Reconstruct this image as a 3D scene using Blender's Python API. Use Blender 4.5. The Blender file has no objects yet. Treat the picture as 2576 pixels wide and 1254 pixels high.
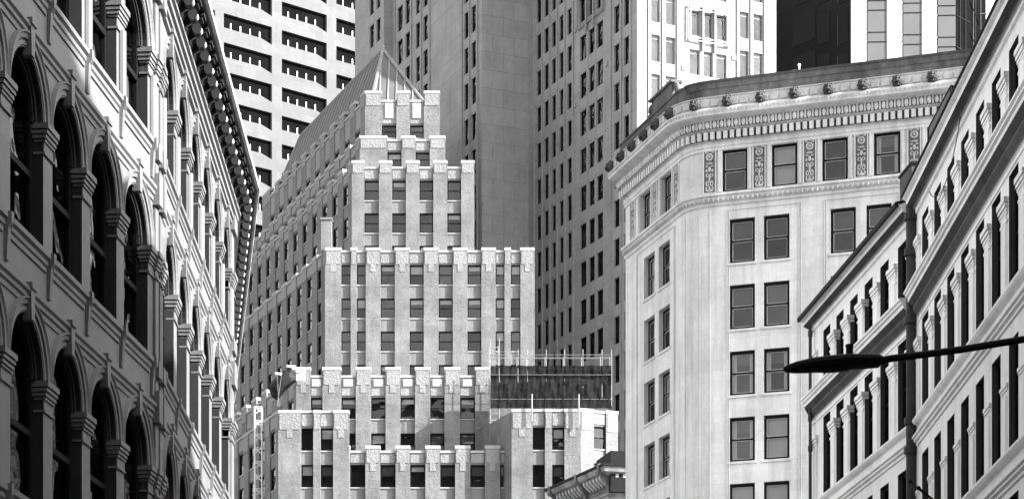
import bpy, math, random
from mathutils import Vector, Matrix
random.seed(7)
rad = math.radians
sc = bpy.context.scene
# ------------------------------------------------------------------ camera, sky, sun, exposure
F, CX, HY, H = 5890.0, 1288.0, 2370.0, 1.7        # focal length and horizon in photo units (frame 2576 x 1254)
cam = bpy.data.cameras.new("camera"); camo = bpy.data.objects.new("camera", cam)
sc.collection.objects.link(camo); sc.camera = camo
camo.location = (0, 0, H); camo.rotation_euler = (rad(90), 0, 0)
cam.sensor_width = 36; cam.lens = 36*F/2576; cam.shift_y = (HY-627)/2576
cam.clip_start = 0.5; cam.clip_end = 5000
SUN = Vector((0.95, -0.31, 0.655)).normalized()
ELEV = math.asin(SUN.z); AZ = math.atan2(SUN.x, SUN.y)
w = bpy.data.worlds.new("World"); sc.world = w; w.use_nodes = True
nt = w.node_tree; nt.nodes.clear()
sky = nt.nodes.new('ShaderNodeTexSky'); sky.sky_type = 'NISHITA'; sky.sun_disc = False
sky.sun_elevation = ELEV; sky.sun_rotation = AZ
sky.air_density = 1.2; sky.dust_density = 2.5
bw = nt.nodes.new('ShaderNodeRGBToBW'); bg = nt.nodes.new('ShaderNodeBackground'); wo = nt.nodes.new('ShaderNodeOutputWorld')
nt.links.new(sky.outputs[0], bw.inputs[0]); nt.links.new(bw.outputs[0], bg.inputs[0]); nt.links.new(bg.outputs[0], wo.inputs[0])
bg.inputs[1].default_value = 0.15
sl = bpy.data.lights.new("sun", 'SUN'); so = bpy.data.objects.new("sun", sl); sc.collection.objects.link(so)
sl.energy = 4.4; sl.angle = rad(0.5); sl.color = (1, 1, 1)
so.rotation_euler = SUN.to_track_quat('Z', 'Y').to_euler(); so.location = (0, 0, 60)
sc.view_settings.view_transform = 'Standard'; sc.view_settings.look = 'None'
sc.view_settings.exposure = 2.15; sc.view_settings.gamma = 1.0
sc.cycles.max_bounces = 6; sc.cycles.transparent_max_bounces = 8

# ------------------------------------------------------------------ materials
class NB:
    def __init__(s, name):
        s.m = bpy.data.materials.new(name); s.m.use_nodes = True
        s.t = s.m.node_tree; s.t.nodes.clear()
        s.out = s.n('ShaderNodeOutputMaterial')
    def n(s, typ, **kw):
        x = s.t.nodes.new(typ)
        for k, v in kw.items():
            if hasattr(x, k): setattr(x, k, v)
        return x
    def l(s, a, b): s.t.links.new(a, b)
    def math(s, op, a, b, c=None):
        x = s.n('ShaderNodeMath', operation=op)
        for i, v in enumerate((a, b, c)):
            if v is None: continue
            if isinstance(v, (int, float)): x.inputs[i].default_value = v
            else: s.l(v, x.inputs[i])
        return x.outputs[0]
    def noise(s, scale, detail=4, vec=None, mscale=None, rough=.6):
        x = s.n('ShaderNodeTexNoise'); x.inputs['Scale'].default_value = scale; x.inputs['Detail'].default_value = detail
        x.inputs['Roughness'].default_value = rough
        if mscale:
            mp = s.n('ShaderNodeMapping'); mp.inputs['Scale'].default_value = mscale; s.l(vec, mp.inputs[0]); vec = mp.outputs[0]
        if vec is not None: s.l(vec, x.inputs['Vector'])
        return x.outputs['Fac']
    def rng(s, v, a, b, c, d):
        x = s.n('ShaderNodeMapRange'); s.l(v, x.inputs[0])
        for i, q in enumerate((a, b, c, d)): x.inputs[i+1].default_value = q
        return x.outputs[0]

def stone(name, base, bw_=1.2, bh=.5, joint=.7, var=.06, streak=.2, mott=.12, bump=.25, fine=6., rough=.8, spec=.3, relief=0., msize=.012, chips=0.):
    b = NB(name); geo = b.n('ShaderNodeNewGeometry'); P = geo.outputs['Position']
    uv = b.n('ShaderNodeUVMap'); uv.uv_map = 'UVMap'
    br = b.n('ShaderNodeTexBrick'); b.l(uv.outputs[0], br.inputs['Vector'])
    br.inputs['Scale'].default_value = 1; br.inputs['Brick Width'].default_value = bw_; br.inputs['Row Height'].default_value = bh
    br.inputs['Mortar Size'].default_value = msize; br.inputs['Mortar Smooth'].default_value = .3; br.inputs['Bias'].default_value = 0
    for k, v in (('Color1', 1+var), ('Color2', 1-var), ('Mortar', joint)):
        br.inputs[k].default_value = (v, v, v, 1)
    bwn = b.n('ShaderNodeRGBToBW'); b.l(br.outputs['Color'], bwn.inputs[0]); val = bwn.outputs[0]
    m1 = b.rng(b.noise(.35, 5, P), .3, .7, 1-mott, 1+mott); val = b.math('MULTIPLY', val, m1)
    m2 = b.rng(b.noise(fine, 5, P), .3, .7, 1-mott*.6, 1+mott*.6); val = b.math('MULTIPLY', val, m2)
    if streak:
        s1 = b.rng(b.noise(1.0, 5, P, (1.6, 1.6, .12)), .42, .75, 1.0, 1-streak); val = b.math('MULTIPLY', val, s1)
    if chips:
        c1 = b.rng(b.noise(1.9, 3, P, (1, 1, 1.9), .7), .6, .68, 1.0, 1-chips); val = b.math('MULTIPLY', val, c1)
    hn = b.noise(fine*2, 6, P)
    if relief:
        vo = b.n('ShaderNodeTexVoronoi', feature='SMOOTH_F1'); vo.inputs['Scale'].default_value = 5.5
        nz = b.n('ShaderNodeTexNoise'); nz.inputs['Scale'].default_value = 2.2; b.l(P, nz.inputs['Vector'])
        mx = b.n('ShaderNodeMixRGB'); mx.inputs[0].default_value = .35; b.l(P, mx.inputs[1]); b.l(nz.outputs['Color'], mx.inputs[2])
        b.l(P, vo.inputs['Vector']); rl = b.rng(vo.outputs['Distance'], .15, .5, 1, 0)
        hollow_tone = b.rng(rl, 0, .5, 1-relief, 1.); val = b.math('MULTIPLY', val, hollow_tone)  # hollows of the carving coloured darker than the raised parts
        hn = b.math('ADD', b.math('MULTIPLY', hn, .25), b.math('MULTIPLY', rl, 1.6))
    val = b.math('MULTIPLY', val, base)
    val = b.math('MINIMUM', val, .86)
    p = b.n('ShaderNodeBsdfPrincipled'); b.l(val, p.inputs['Base Color'])
    p.inputs['Roughness'].default_value = rough; p.inputs['Specular IOR Level'].default_value = spec
    bm = b.n('ShaderNodeBump'); bm.inputs['Strength'].default_value = bump; bm.inputs['Distance'].default_value = .06 if not relief else .12
    jh = b.math('MULTIPLY', br.outputs['Fac'], -.6)
    b.l(b.math('ADD', hn, jh), bm.inputs['Height']); b.l(bm.outputs[0], p.inputs['Normal'])
    b.l(p.outputs[0], b.out.inputs[0]); return b.m

def plain(name, base, rough=.6, metal=0., var=.15, scale=3., bump=.1, spec=.4, ms=(1, 1, 1)):
    b = NB(name); geo = b.n('ShaderNodeNewGeometry')
    v = b.math('MULTIPLY', b.rng(b.noise(scale, 5, geo.outputs['Position'], ms), .3, .7, 1-var, 1+var), base)
    p = b.n('ShaderNodeBsdfPrincipled'); b.l(v, p.inputs['Base Color'])
    p.inputs['Roughness'].default_value = rough; p.inputs['Metallic'].default_value = metal; p.inputs['Specular IOR Level'].default_value = spec
    if bump:
        bm = b.n('ShaderNodeBump'); bm.inputs['Strength'].default_value = bump; bm.inputs['Distance'].default_value = .05
        b.l(b.noise(scale*4, 4, geo.outputs['Position']), bm.inputs['Height']); b.l(bm.outputs[0], p.inputs['Normal'])
    b.l(p.outputs[0], b.out.inputs[0]); return b.m

def glass(name, refl=.2, tint=.55, wav=.35, scale=.9):
    b = NB(name); geo = b.n('ShaderNodeNewGeometry'); oi = b.n('ShaderNodeObjectInfo')
    tr = b.n('ShaderNodeBsdfTransparent'); tr.inputs[0].default_value = (tint, tint, tint, 1)
    gl = b.n('ShaderNodeBsdfGlossy'); gl.inputs['Roughness'].default_value = .04; gl.inputs[0].default_value = (.85, .85, .85, 1)
    ns = b.n('ShaderNodeTexNoise'); ns.inputs['Scale'].default_value = scale; ns.inputs['Detail'].default_value = 1.5
    ad = b.n('ShaderNodeVectorMath', operation='ADD'); b.l(geo.outputs['Position'], ad.inputs[0])
    cb = b.n('ShaderNodeCombineXYZ'); b.l(b.math('MULTIPLY', oi.outputs['Random'], 50.), cb.inputs[0]); b.l(cb.outputs[0], ad.inputs[1])
    b.l(ad.outputs[0], ns.inputs['Vector'])
    bm = b.n('ShaderNodeBump'); bm.inputs['Strength'].default_value = wav; bm.inputs['Distance'].default_value = .5
    b.l(ns.outputs['Fac'], bm.inputs['Height']); b.l(bm.outputs[0], gl.inputs['Normal'])
    fr = b.n('ShaderNodeFresnel'); fr.inputs[0].default_value = 1.45
    fac = b.math('ADD', b.math('MULTIPLY', b.rng(oi.outputs['Random'], 0, 1, .5, 1.5), refl), b.math('MULTIPLY', fr.outputs[0], .8))
    fac = b.math('MINIMUM', fac, .9)
    mx = b.n('ShaderNodeMixShader'); b.l(fac, mx.inputs[0]); b.l(tr.outputs[0], mx.inputs[1]); b.l(gl.outputs[0], mx.inputs[2])
    b.l(mx.outputs[0], b.out.inputs[0]); return b.m

def netting(name):
    b = NB(name); geo = b.n('ShaderNodeNewGeometry'); P = geo.outputs['Position']
    d = b.n('ShaderNodeBsdfDiffuse'); v = b.rng(b.noise(.8, 6, P, (1, 1, 2.2), .7), .3, .75, .002, .022); b.l(v, d.inputs[0])
    tr = b.n('ShaderNodeBsdfTransparent'); mx = b.n('ShaderNodeMixShader'); b.l(b.rng(b.noise(1.3, 3, P), .3, .7, .86, .98), mx.inputs[0])
    b.l(tr.outputs[0], mx.inputs[1]); b.l(d.outputs[0], mx.inputs[2]); b.l(mx.outputs[0], b.out.inputs[0]); return b.m

M = {}
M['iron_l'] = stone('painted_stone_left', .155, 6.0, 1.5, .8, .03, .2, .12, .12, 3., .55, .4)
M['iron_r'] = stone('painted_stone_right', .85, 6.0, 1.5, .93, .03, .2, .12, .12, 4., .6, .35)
M['brown_lt'] = stone('pale_weathered_stone', .26, 1.5, .5, .8, .1, .5, .4, .3, 4.)
M['stain_shade'] = stone('stained_shaded_stone', .06, 60, 30, .9, .05, .5, .4, .2, 3.)  # stained coping colour, also stands for shade under cornices and between dentils
M['lime'] = stone('limestone_corner', .66, 1.35, .62, .86, .05, .3, .11, .15, 5., .8)
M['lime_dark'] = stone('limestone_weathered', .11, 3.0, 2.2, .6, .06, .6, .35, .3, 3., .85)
M['lion'] = stone('weathered_carving', .055, 60, 30, .9, .05, .3, .3, .2, 4.)
M['lime_orn'] = stone('limestone_ornament', .5, 9, 9, 1, .0, .3, .2, .4, 5., .85)
M['deco'] = stone('buff_cast_stone', .165, 1.0, .42, .96, .05, .18, .24, .9, 3.4, .85, .3, 0., .003, .34)
M['deco_trim'] = stone('buff_stone_coping', .33, 2.0, 3.0, .9, .03, .1, .08, .3, 3.)
M['deco_carved'] = stone('carved_stone_panel', .24, 9, 9, 1, 0, .1, .12, .18, 5., .85, .3, .14)
M['deco_spandrel'] = stone('stone_spandrel', .17, .6, .4, .93, .04, .25, .15, .4, 3.)
M['granite'] = stone('grey_granite_panels', .27, 2.9, 2.21, .68, .06, .15, .12, .08, 2., .7, .4, 0., .035)
M['tower_white'] = stone('pale_precast_panels', .098, 2.4, 1.6, .8, .08, .12, .1, .05, 2., .75)
M['brown'] = stone('weathered_brownstone', .14, 1.5, .5, .8, .1, .4, .3, .3, 4.)
M['dark_metal'] = plain('dark_painted_metal', .008, .6, spec=.12)
M['iron_shade'] = stone('shade_toned_left_stone', .02, 6, 3, .9, .05, .2, .2, .1, 3.)  # reveals, inner orders, soffit and brackets: their shade put into the stone colour
M['reveal_r'] = stone('shade_toned_reveal', .07, 6, 3, .9, .05, .2, .2, .1, 3.)  # jamb shade of the right hand windows put into the colour
M['frame'] = plain('dark_window_frame', .006, .6, spec=.1)
M['frame_grey'] = plain('grey_window_frame', .25, .5)
M['frame_light'] = plain('pale_sash', .5, .5)
M['interior'] = plain('dark_interior', .03, .9, 0, .6, .7, 0)
M['blind'] = plain('pale_blind', .62, .9, 0, .06, 1.5, 0)
M['blind_grey'] = plain('grey_blind', .10, .9, 0, .1, 1.5, 0)
M['blind_dark'] = plain('dark_blind', .085, .9, 0, .1, 1.5, 0)  # dark grey blind colour
M['void'] = plain('black_recess', .006, 1., 0, .3, .5, 0, 0.)
M['curtain'] = plain('white_curtain', .75, .9, 0, .12, 9., 0, .3, (1, 1, .05))
M['glass'] = glass('window_glass', .035, .75, .12, .6)
M['glass_dark'] = glass('dark_window_glass', .0, .5, .5)
M['glass_grey'] = glass('pale_reflecting_glass', .03, .7, .1)
M['seam_roof'] = plain('standing_seam_metal', .19, .5, 0, .1, .5, 0)
M['seam_base'] = plain('roof_metal_pan', .085, .6, 0, .1, .5, 0)
M['roof'] = plain('roof_membrane', .12, .9)
M['black_roof'] = plain('black_roof_edge', .01, .7, spec=.1)
M['gutter'] = plain('stained_gutter_metal', .33, .5, 0, .5, 1.5)
M['pipe'] = plain('grey_downpipe', .05, .7, 0, .3, 2, spec=.2)
M['curtain_black'] = plain('black_curtain_wall', .004, .3, 0, .3, .4, 0, .12)
M['panel_white'] = plain('sun_toned_panel', .24, .35, 0, .04, .3, 0)  # same glass as the grey facets, sun reflection put into a paler colour
M['panel_grey'] = plain('sky_toned_panel', .13, .3, 0, .05, .3, 0)  # glass facets turned from the sun, reflected sky put into the colour
M['mullion'] = plain('black_mullion', .006, .6, spec=.1)
M['net'] = netting('dark_debris_netting')
M['steel'] = plain('galvanised_tube', .22, .5, 0, .1, 3, 0)
M['tarp'] = plain('black_tarpaulin', .006, .6, 0, .4, 1.2, .6, .2)
M['sheet'] = plain('white_plastic_sheet', .75, .4, 0, .1, 2, .3)
M['asphalt'] = plain('asphalt', .05, .9, 0, .2, .5, .3)
M['pavement'] = stone('concrete_paving', .3, 1.5, 1.5, .6)
M['ground'] = plain('city_ground', .08, .9)

# ------------------------------------------------------------------ mesh builder
def link(o): sc.collection.objects.link(o)
class MB:
    def __init__(s): s.v = []; s.f = []; s.uv = []; s.mi = []; s.mats = []
    def mat(s, m):
        if m not in s.mats: s.mats.append(m)
        return s.mats.index(m)
    def face(s, pts, m, uvs=None):
        b = len(s.v); s.v += [tuple(p) for p in pts]; s.f.append(tuple(range(b, b+len(pts))))
        if uvs is None:
            p0 = Vector(pts[0]); e = (Vector(pts[1])-p0)
            nrm = Vector((0, 0, 0))
            for i in range(1, len(pts)-1): nrm += (Vector(pts[i])-p0).cross(Vector(pts[i+1])-p0)
            if nrm.length > 0: nrm.normalize()
            if abs(nrm.z) > .8: uvs = [(p[0], p[1]) for p in pts]
            else:
                h = Vector((-nrm.y, nrm.x, 0));
                if h.length > 0: h.normalize()
                uvs = [(p[0]*h.x+p[1]*h.y, p[2]) for p in pts]
        s.uv += uvs; s.mi.append(s.mat(m))
    def box(s, W, s0, s1, z0, z1, d0, d1, m):
        P = [W.p(a, z, d) for z in (z0, z1) for (a, d) in ((s0, d0), (s1, d0), (s1, d1), (s0, d1))]
        for f in ((0, 1, 5, 4), (1, 2, 6, 5), (2, 3, 7, 6), (3, 0, 4, 7), (4, 5, 6, 7), (0, 3, 2, 1)):
            s.face([P[i] for i in f], m)
    def prism(s, W, poly, d0, d1, m):          # poly in (s,z), extruded in depth
        A = [W.p(a, z, d1) for a, z in poly]; B = [W.p(a, z, d0) for a, z in poly]
        s.face(A, m); s.face(B[::-1], m); n = len(poly)
        for i in range(n): j = (i+1) % n; s.face([A[i], B[i], B[j], A[j]], m)
    def wprof(s, W, s0, s1, prof, m):          # profile (d,z) extruded along s, capped
        A = [W.p(s0, z, d) for d, z in prof]; B = [W.p(s1, z, d) for d, z in prof]
        for i in range(len(prof)-1): s.face([A[i], B[i], B[i+1], A[i+1]], m)
        s.face(A, m); s.face(B[::-1], m)
    def tube(s, a, b, r, m, n=8, r2=None):
        a = Vector(a); b = Vector(b); r2 = r if r2 is None else r2
        q = (b-a).to_track_quat('Z', 'Y')
        A = [a+q@Vector((r*math.cos(2*math.pi*i/n), r*math.sin(2*math.pi*i/n), 0)) for i in range(n)]
        B = [b+q@Vector((r2*math.cos(2*math.pi*i/n), r2*math.sin(2*math.pi*i/n), 0)) for i in range(n)]
        for i in range(n): j = (i+1) % n; s.face([A[i], A[j], B[j], B[i]], m)
        s.face(A[::-1], m); s.face(B, m)
    def ball(s, c, r, m, nu=8, nv=5):
        c = Vector(c); r = Vector(r if isinstance(r, (tuple, Vector)) else (r, r, r)); R = []
        for j in range(nv+1):
            ph = math.pi*j/nv
            R.append([c+Vector((r.x*math.sin(ph)*math.cos(2*math.pi*i/nu), r.y*math.sin(ph)*math.sin(2*math.pi*i/nu), r.z*math.cos(ph))) for i in range(nu)])
        for j in range(nv):
            for i in range(nu):
                k = (i+1) % nu
                if j == 0: s.face([R[0][0], R[1][i], R[1][k]], m)
                elif j == nv-1: s.face([R[j][i], R[j+1][0], R[j][k]], m)
                else: s.face([R[j][i], R[j+1][i], R[j+1][k], R[j][k]], m)
    def mesh(s, name, smooth=False, off=(0, 0, 0)):
        me = bpy.data.meshes.new(name)
        vs = [(a-off[0], b-off[1], c-off[2]) for a, b, c in s.v]
        me.from_pydata(vs, [], s.f); uvl = me.uv_layers.new(name='UVMap')
        uvl.data.foreach_set('uv', [x for t in s.uv for x in t])
        for m in s.mats: me.materials.append(m)
        me.polygons.foreach_set('material_index', s.mi)
        if smooth: me.polygons.foreach_set('use_smooth', [True]*len(s.f))
        me.update(); return me
    def build(s, name, parent=None, smooth=False):
        if not s.f: return None
        off = tuple(parent.location) if parent else (0, 0, 0)
        o = bpy.data.objects.new(name, s.mesh(name, smooth, off)); link(o)
        if parent: o.parent = parent
        return o

class Wall:
    def __init__(s, P, Q, ztop=0):
        s.P = Vector((P[0], P[1])); d = Vector((Q[0], Q[1]))-s.P; s.L = d.length; s.u = d/s.L; s.n = Vector((s.u.y, -s.u.x))
    def p(s, a, z, d=0.): return (s.P.x+s.u.x*a+s.n.x*d, s.P.y+s.u.y*a+s.n.y*d, z)
    def s_of(s, px, d=0.):                     # distance along the wall of what stands at column px of the photo
        k = (px-CX)/F; x0 = s.P.x+s.n.x*d; y0 = s.P.y+s.n.y*d
        return (k*y0-x0)/(s.u.x-k*s.u.y)
    def z_of(s, py, a=0., d=0.): return H+(HY-py)/F*(s.P.y+s.u.y*a+s.n.y*d)
    def mtx(s, a, z, d=0.):
        x, y, zz = s.p(a, z, d)
        return Matrix(((s.u.x, -s.n.x, 0, x), (s.u.y, -s.n.y, 0, y), (0, 0, 1, zz), (0, 0, 0, 1)))
LOC = Wall((0, 0), (1, 0))

def wall(mb, W, s0, s1, z0, z1, ops, m, d=0., rev=.3, back=True, revm=None):
    """front sheet with rectangular openings (sa,sb,za,zb), reveals and a dark room behind each"""
    revm = revm or m
    ops = [o for o in ops if o[1] > s0 and o[0] < s1 and o[3] > z0 and o[2] < z1]
    zs = sorted({z0, z1} | {min(max(z, z0), z1) for o in ops for z in o[2:4]})
    for za, zb in zip(zs, zs[1:]):
        if zb-za < 1e-4: continue
        mid = (za+zb)/2; act = sorted([o for o in ops if o[2] < mid < o[3]]); a = s0
        for o in act+[(s1, s1, 0, 0)]:
            if o[0] > a+1e-4: mb.face([W.p(a, za, d), W.p(o[0], za, d), W.p(o[0], zb, d), W.p(a, zb, d)], m, [(a, za), (o[0], za), (o[0], zb), (a, zb)])
            a = max(a, o[1])
    for sa, sb, za, zb in ops:
        r = d-rev; q = lambda a, z, e: W.p(a, z, e)
        mb.face([q(sa, za, d), q(sa, zb, d), q(sa, zb, r), q(sa, za, r)], revm)
        mb.face([q(sb, za, r), q(sb, zb, r), q(sb, zb, d), q(sb, za, d)], revm)
        mb.face([q(sa, zb, d), q(sb, zb, d), q(sb, zb, r), q(sa, zb, r)], revm)
        mb.face([q(sa, za, r), q(sb, za, r), q(sb, za, d), q(sa, za, d)], revm)
        if back: room(mb, W, sa-.05, sb+.05, za-.05, zb+.05, r-.005)
def room(mb, W, sa, sb, za, zb, r, dep=.7):
    e = r-dep; q = W.p; m = M['interior']
    mb.face([q(sa, za, e), q(sb, za, e), q(sb, zb, e), q(sa, zb, e)], m)
    mb.face([q(sa, za, r), q(sa, zb, r), q(sa, zb, e), q(sa, za, e)], m)
    mb.face([q(sb, za, r), q(sb, zb, r), q(sb, zb, e), q(sb, za, e)], m)
    mb.face([q(sa, zb, r), q(sb, zb, r), q(sb, zb, e), q(sa, zb, e)], m)
    mb.face([q(sa, za, r), q(sb, za, r), q(sb, za, e), q(sa, za, e)], m)

def sweep(mb, path, prof, m, caps=True, closed=False):
    """moulding profile (d,z) swept along a plan path, outward = right hand side"""
    pts = [Vector(p) for p in path]; n = len(pts); rows = []
    for i in range(n):
        ns = []
        if i > 0 or closed: t = (pts[i]-pts[i-1]).normalized(); ns.append(Vector((t.y, -t.x)))
        if i < n-1 or closed: t = (pts[(i+1) % n]-pts[i]).normalized(); ns.append(Vector((t.y, -t.x)))
        mi = ns[0] if len(ns) == 1 else (ns[0]+ns[1])/(1+ns[0].dot(ns[1]))
        rows.append([(pts[i].x+mi.x*d, pts[i].y+mi.y*d, z) for d, z in prof])
    L = 0
    for i in range(n if closed else n-1):
        j = (i+1) % n; L2 = L+(pts[j]-pts[i]).length
        for k in range(len(prof)-1):
            mb.face([rows[i][k], rows[j][k], rows[j][k+1], rows[i][k+1]], m, [(L, prof[k][1]+prof[k][0]), (L2, prof[k][1]+prof[k][0]), (L2, prof[k+1][1]+prof[k+1][0]), (L, prof[k+1][1]+prof[k+1][0])])
        L = L2
    if caps and not closed: mb.face(rows[0], m); mb.face(rows[-1][::-1], m)

def inset(path, a, b):                          # shorten an open path at both ends
    p = [Vector(q) for q in path]
    p[0] = p[0]+(p[1]-p[0]).normalized()*a; p[-1] = p[-1]+(p[-2]-p[-1]).normalized()*b
    return p
def arc(P, Q, ta, tb, n=10):                    # fillet polyline between tangent directions at P and Q (bezier)
    P = Vector(P); Q = Vector(Q)
    den = ta.x*tb.y-ta.y*tb.x; w_ = Q-P; t = (w_.x*tb.y-w_.y*tb.x)/den; K = P+ta*t
    return [(P*(1-s)**2+K*2*s*(1-s)+Q*s*s) for s in [i/n for i in range(n+1)]]

def empty(name, loc, label, cat, group=None):
    o = bpy.data.objects.new(name, None); link(o); o.location = loc; o['label'] = label; o['category'] = cat
    if group: o['group'] = group
    return o
def tag(o, label, cat, group=None):
    o['label'] = label; o['category'] = cat
    if group: o['group'] = group
    return o
def inst(me, name, W, a, z, d, parent):
    o = bpy.data.objects.new(name, me); link(o)
    m = W.mtx(a, z, d)
    if parent: o.parent = parent; m = Matrix.Translation(-Vector(parent.location)) @ m
    o.matrix_local = m; return o

# ------------------------------------------------------------------ windows
CACHE = {}
def win_meshes(w, h, st):
    """frame, pane and blinds of a sash window in local coords (x along wall, -y outward, z up from the sill)"""
    key = (round(w*20)/20, round(h*20)/20, st)
    if key in CACHE: return CACHE[key]
    w, h = key[0], key[1]; a = w/2; S = STY[st]; fw, fm = S['fw'], M[S['fm']]; f = MB(); g = MB(); W = LOC
    if S.get('arch'):
        r = a; zs = h-r
        f.box(W, -a, -a+fw, 0, zs, -.06, .04, fm); f.box(W, a-fw, a, 0, zs, -.06, .04, fm); f.box(W, -a+fw, a-fw, 0, fw, -.06, .04, fm)
        N = 12
        for i in range(N):
            t0, t1 = math.pi*i/N, math.pi*(i+1)/N
            q = [(r*math.cos(t0), zs+r*math.sin(t0)), (r*math.cos(t1), zs+r*math.sin(t1)), ((r-fw)*math.cos(t1), zs+(r-fw)*math.sin(t1)), ((r-fw)*math.cos(t0), zs+(r-fw)*math.sin(t0))]
            f.prism(W, q, -.06, .04, fm)
        zm = S['mid']*h; f.box(W, -a+fw, a-fw, zm-.05, zm+.06, -.05, .06, fm)
        poly = [(-a+.02, .02), (a-.02, .02), (a-.02, zs)]+[((r-.02)*math.cos(math.pi*i/N), zs+(r-.02)*math.sin(math.pi*i/N)) for i in range(1, N)]+[(-a+.02, zs)]
        g.face([W.p(x, z, -.02) for x, z in poly], M[S['gm']])
    else:
        f.box(W, -a, -a+fw, 0, h, -.06, .05, fm); f.box(W, a-fw, a, 0, h, -.06, .05, fm)
        f.box(W, -a+fw, a-fw, 0, fw*.8, -.06, .05, fm); f.box(W, -a+fw, a-fw, h-fw*1.2, h, -.06, .05, fm)
        mid = S.get('mid')
        if mid:
            zm = mid*h; f.box(W, -a+fw, a-fw, zm-fw*.35, zm+fw*.35, -.05, .03, fm)
        if S.get('sash'):
            t = S['sash']; sm = M['frame_light']
            for z0, z1 in ((fw*.8, zm-fw*.35), (zm+fw*.35, h-fw*1.2)):
                f.box(W, -a+fw, -a+fw+t, z0, z1, -.05, .0, sm); f.box(W, a-fw-t, a-fw, z0, z1, -.05, .0, sm); f.box(W, -a+fw+t, a-fw-t, z1-t, z1, -.05, .0, sm)
                f.box(W, -a+fw+t, a-fw-t, z0, z0+t, -.05, 0, sm)
        if S.get('vert'):
            f.box(W, -.03, .03, fw*.8, h-fw*1.2, -.05, .03, fm)
        g.face([W.p(x, z, -.02) for x, z in ((-a+.02, .02), (a-.02, .02), (a-.02, h-.02), (-a+.02, h-.02))], M[S['gm']])
    bl = {}
    e = fw+.03
    def bm_(kind):
        b = MB(); x0, x1, z1 = -a+e, a-e, (h-e if not S.get('arch') else h-a)
        if kind == 'fulldark': b.box(W, x0, x1, e, z1, -.17, -.15, M['blind_dark'])
        if kind == 'half': b.box(W, x0, x1, h*.5, z1, -.17, -.15, M['blind_grey'])
        if kind == 'halfpale': b.box(W, x0, x1, h*.55, z1, -.17, -.15, M['blind'])
        if kind == 'third': b.box(W, x0, x1, h*.72, z1, -.17, -.15, M['blind'])
        if kind == 'full': b.box(W, x0, x1, e, z1, -.17, -.15, M['blind_grey'])
        if kind == 'pale': b.box(W, x0, x1, e, z1, -.17, -.15, M['blind'])
        if kind == 'side':
            cw = (x1-x0)*.17
            b.box(W, x0, x0+cw, e, z1, -.17, -.15, M['curtain']); b.box(W, x1-cw, x1, e, z1, -.17, -.15, M['curtain'])
            b.box(W, x0+cw, x1-cw, h*.68, z1, -.18, -.16, M['blind_grey'])
        if kind == 'drape':
            b.prism(W, [(x0, z1), (x0, e), (x0+.12, e), (x0+.45, z1)], -.17, -.15, M['curtain'])
            b.prism(W, [(x1, z1), (x1-.45, z1), (x1-.12, e), (x1, e)], -.17, -.15, M['curtain'])
        return b
    for k in S['blinds']:
        if k: bl[k] = bm_(k)
    fme = f.mesh('window'); gme = g.mesh('pane'); blm = {k: v.mesh('window_blind') for k, v in bl.items()}
    CACHE[key] = (fme, gme, blm, f, g, bl); return CACHE[key]
STY = {
 'arch': dict(fw=.1, fm='frame', gm='glass_dark', arch=1, mid=.42, blinds=[None, None, None, 'third']),
 'cast': dict(fw=.09, fm='frame', gm='glass_dark', mid=.5, blinds=[None]),
 'deco': dict(fw=.12, fm='frame', gm='glass', mid=.5, blinds=[None, None, 'half', 'half', 'halfpale', 'third', 'full', 'half', 'third', None]),
 'deco_small': dict(fw=.09, fm='frame', gm='glass', mid=.5, blinds=[None, 'half', 'full', 'halfpale']),
 'corner': dict(fw=.15, fm='frame', gm='glass', mid=.5, sash=.035, blinds=['half', 'side', 'side', 'pale', 'full', 'half']),
 'granite': dict(fw=.07, fm='frame', gm='glass_dark', mid=.86, blinds=[None]),
 'granite_lit': dict(fw=.08, fm='frame_grey', gm='glass_grey', mid=.86, blinds=['fulldark']),
}
def add_windows(lst, parent, cap=100):
    """lst of (W, s_centre, z_sill, w, h, d, style, blind). Largest in the photo become parts, the rest one mesh"""
    def size(q):
        W, a, z, w_, h_, d, st, b = q; x, y, _ = W.p(a, z, d); v = Vector((-x, -y)).normalized()
        fac = max(W.n.dot(v), .01); px = CX+F*x/y; py = HY-F*(z-H)/y
        vis = 1 if (-30 < px < 2610 and -60 < py < 1290) else .001
        return w_*h_*fac/(y*y)*vis
    rnd = random.Random(len(lst))
    lst = sorted(lst, key=size, reverse=True)
    rest = MB()
    for i, q in enumerate(lst):
        W, a, z, w_, h_, d, st, b = q
        if b == '?': b = rnd.choice(STY[st]['blinds'])
        fme, gme, blm, f, g, bl = win_meshes(w_, h_, st)
        if b and b not in blm:
            b = None
        if i < cap and size(q) > 1e-7:
            o = inst(fme, 'window', W, a, z, d, parent)
            for nm, me in (('pane', gme), ('window_blind', blm.get(b))):
                if me:
                    c = bpy.data.objects.new(nm, me); link(c); c.parent = o
        else:
            mt = W.mtx(a, z, d)
            for src in (f, g, bl.get(b)):
                if src is None: continue
                base = len(rest.v); rest.v += [tuple(mt @ Vector(v)) for v in src.v]
                rest.f += [tuple(k+base for k in fc) for fc in src.f]; rest.uv += src.uv
                rest.mi += [rest.mat(src.mats[k]) for k in src.mi]
    o = rest.build('window', parent)
    if o: o['kind'] = 'stuff'

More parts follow.
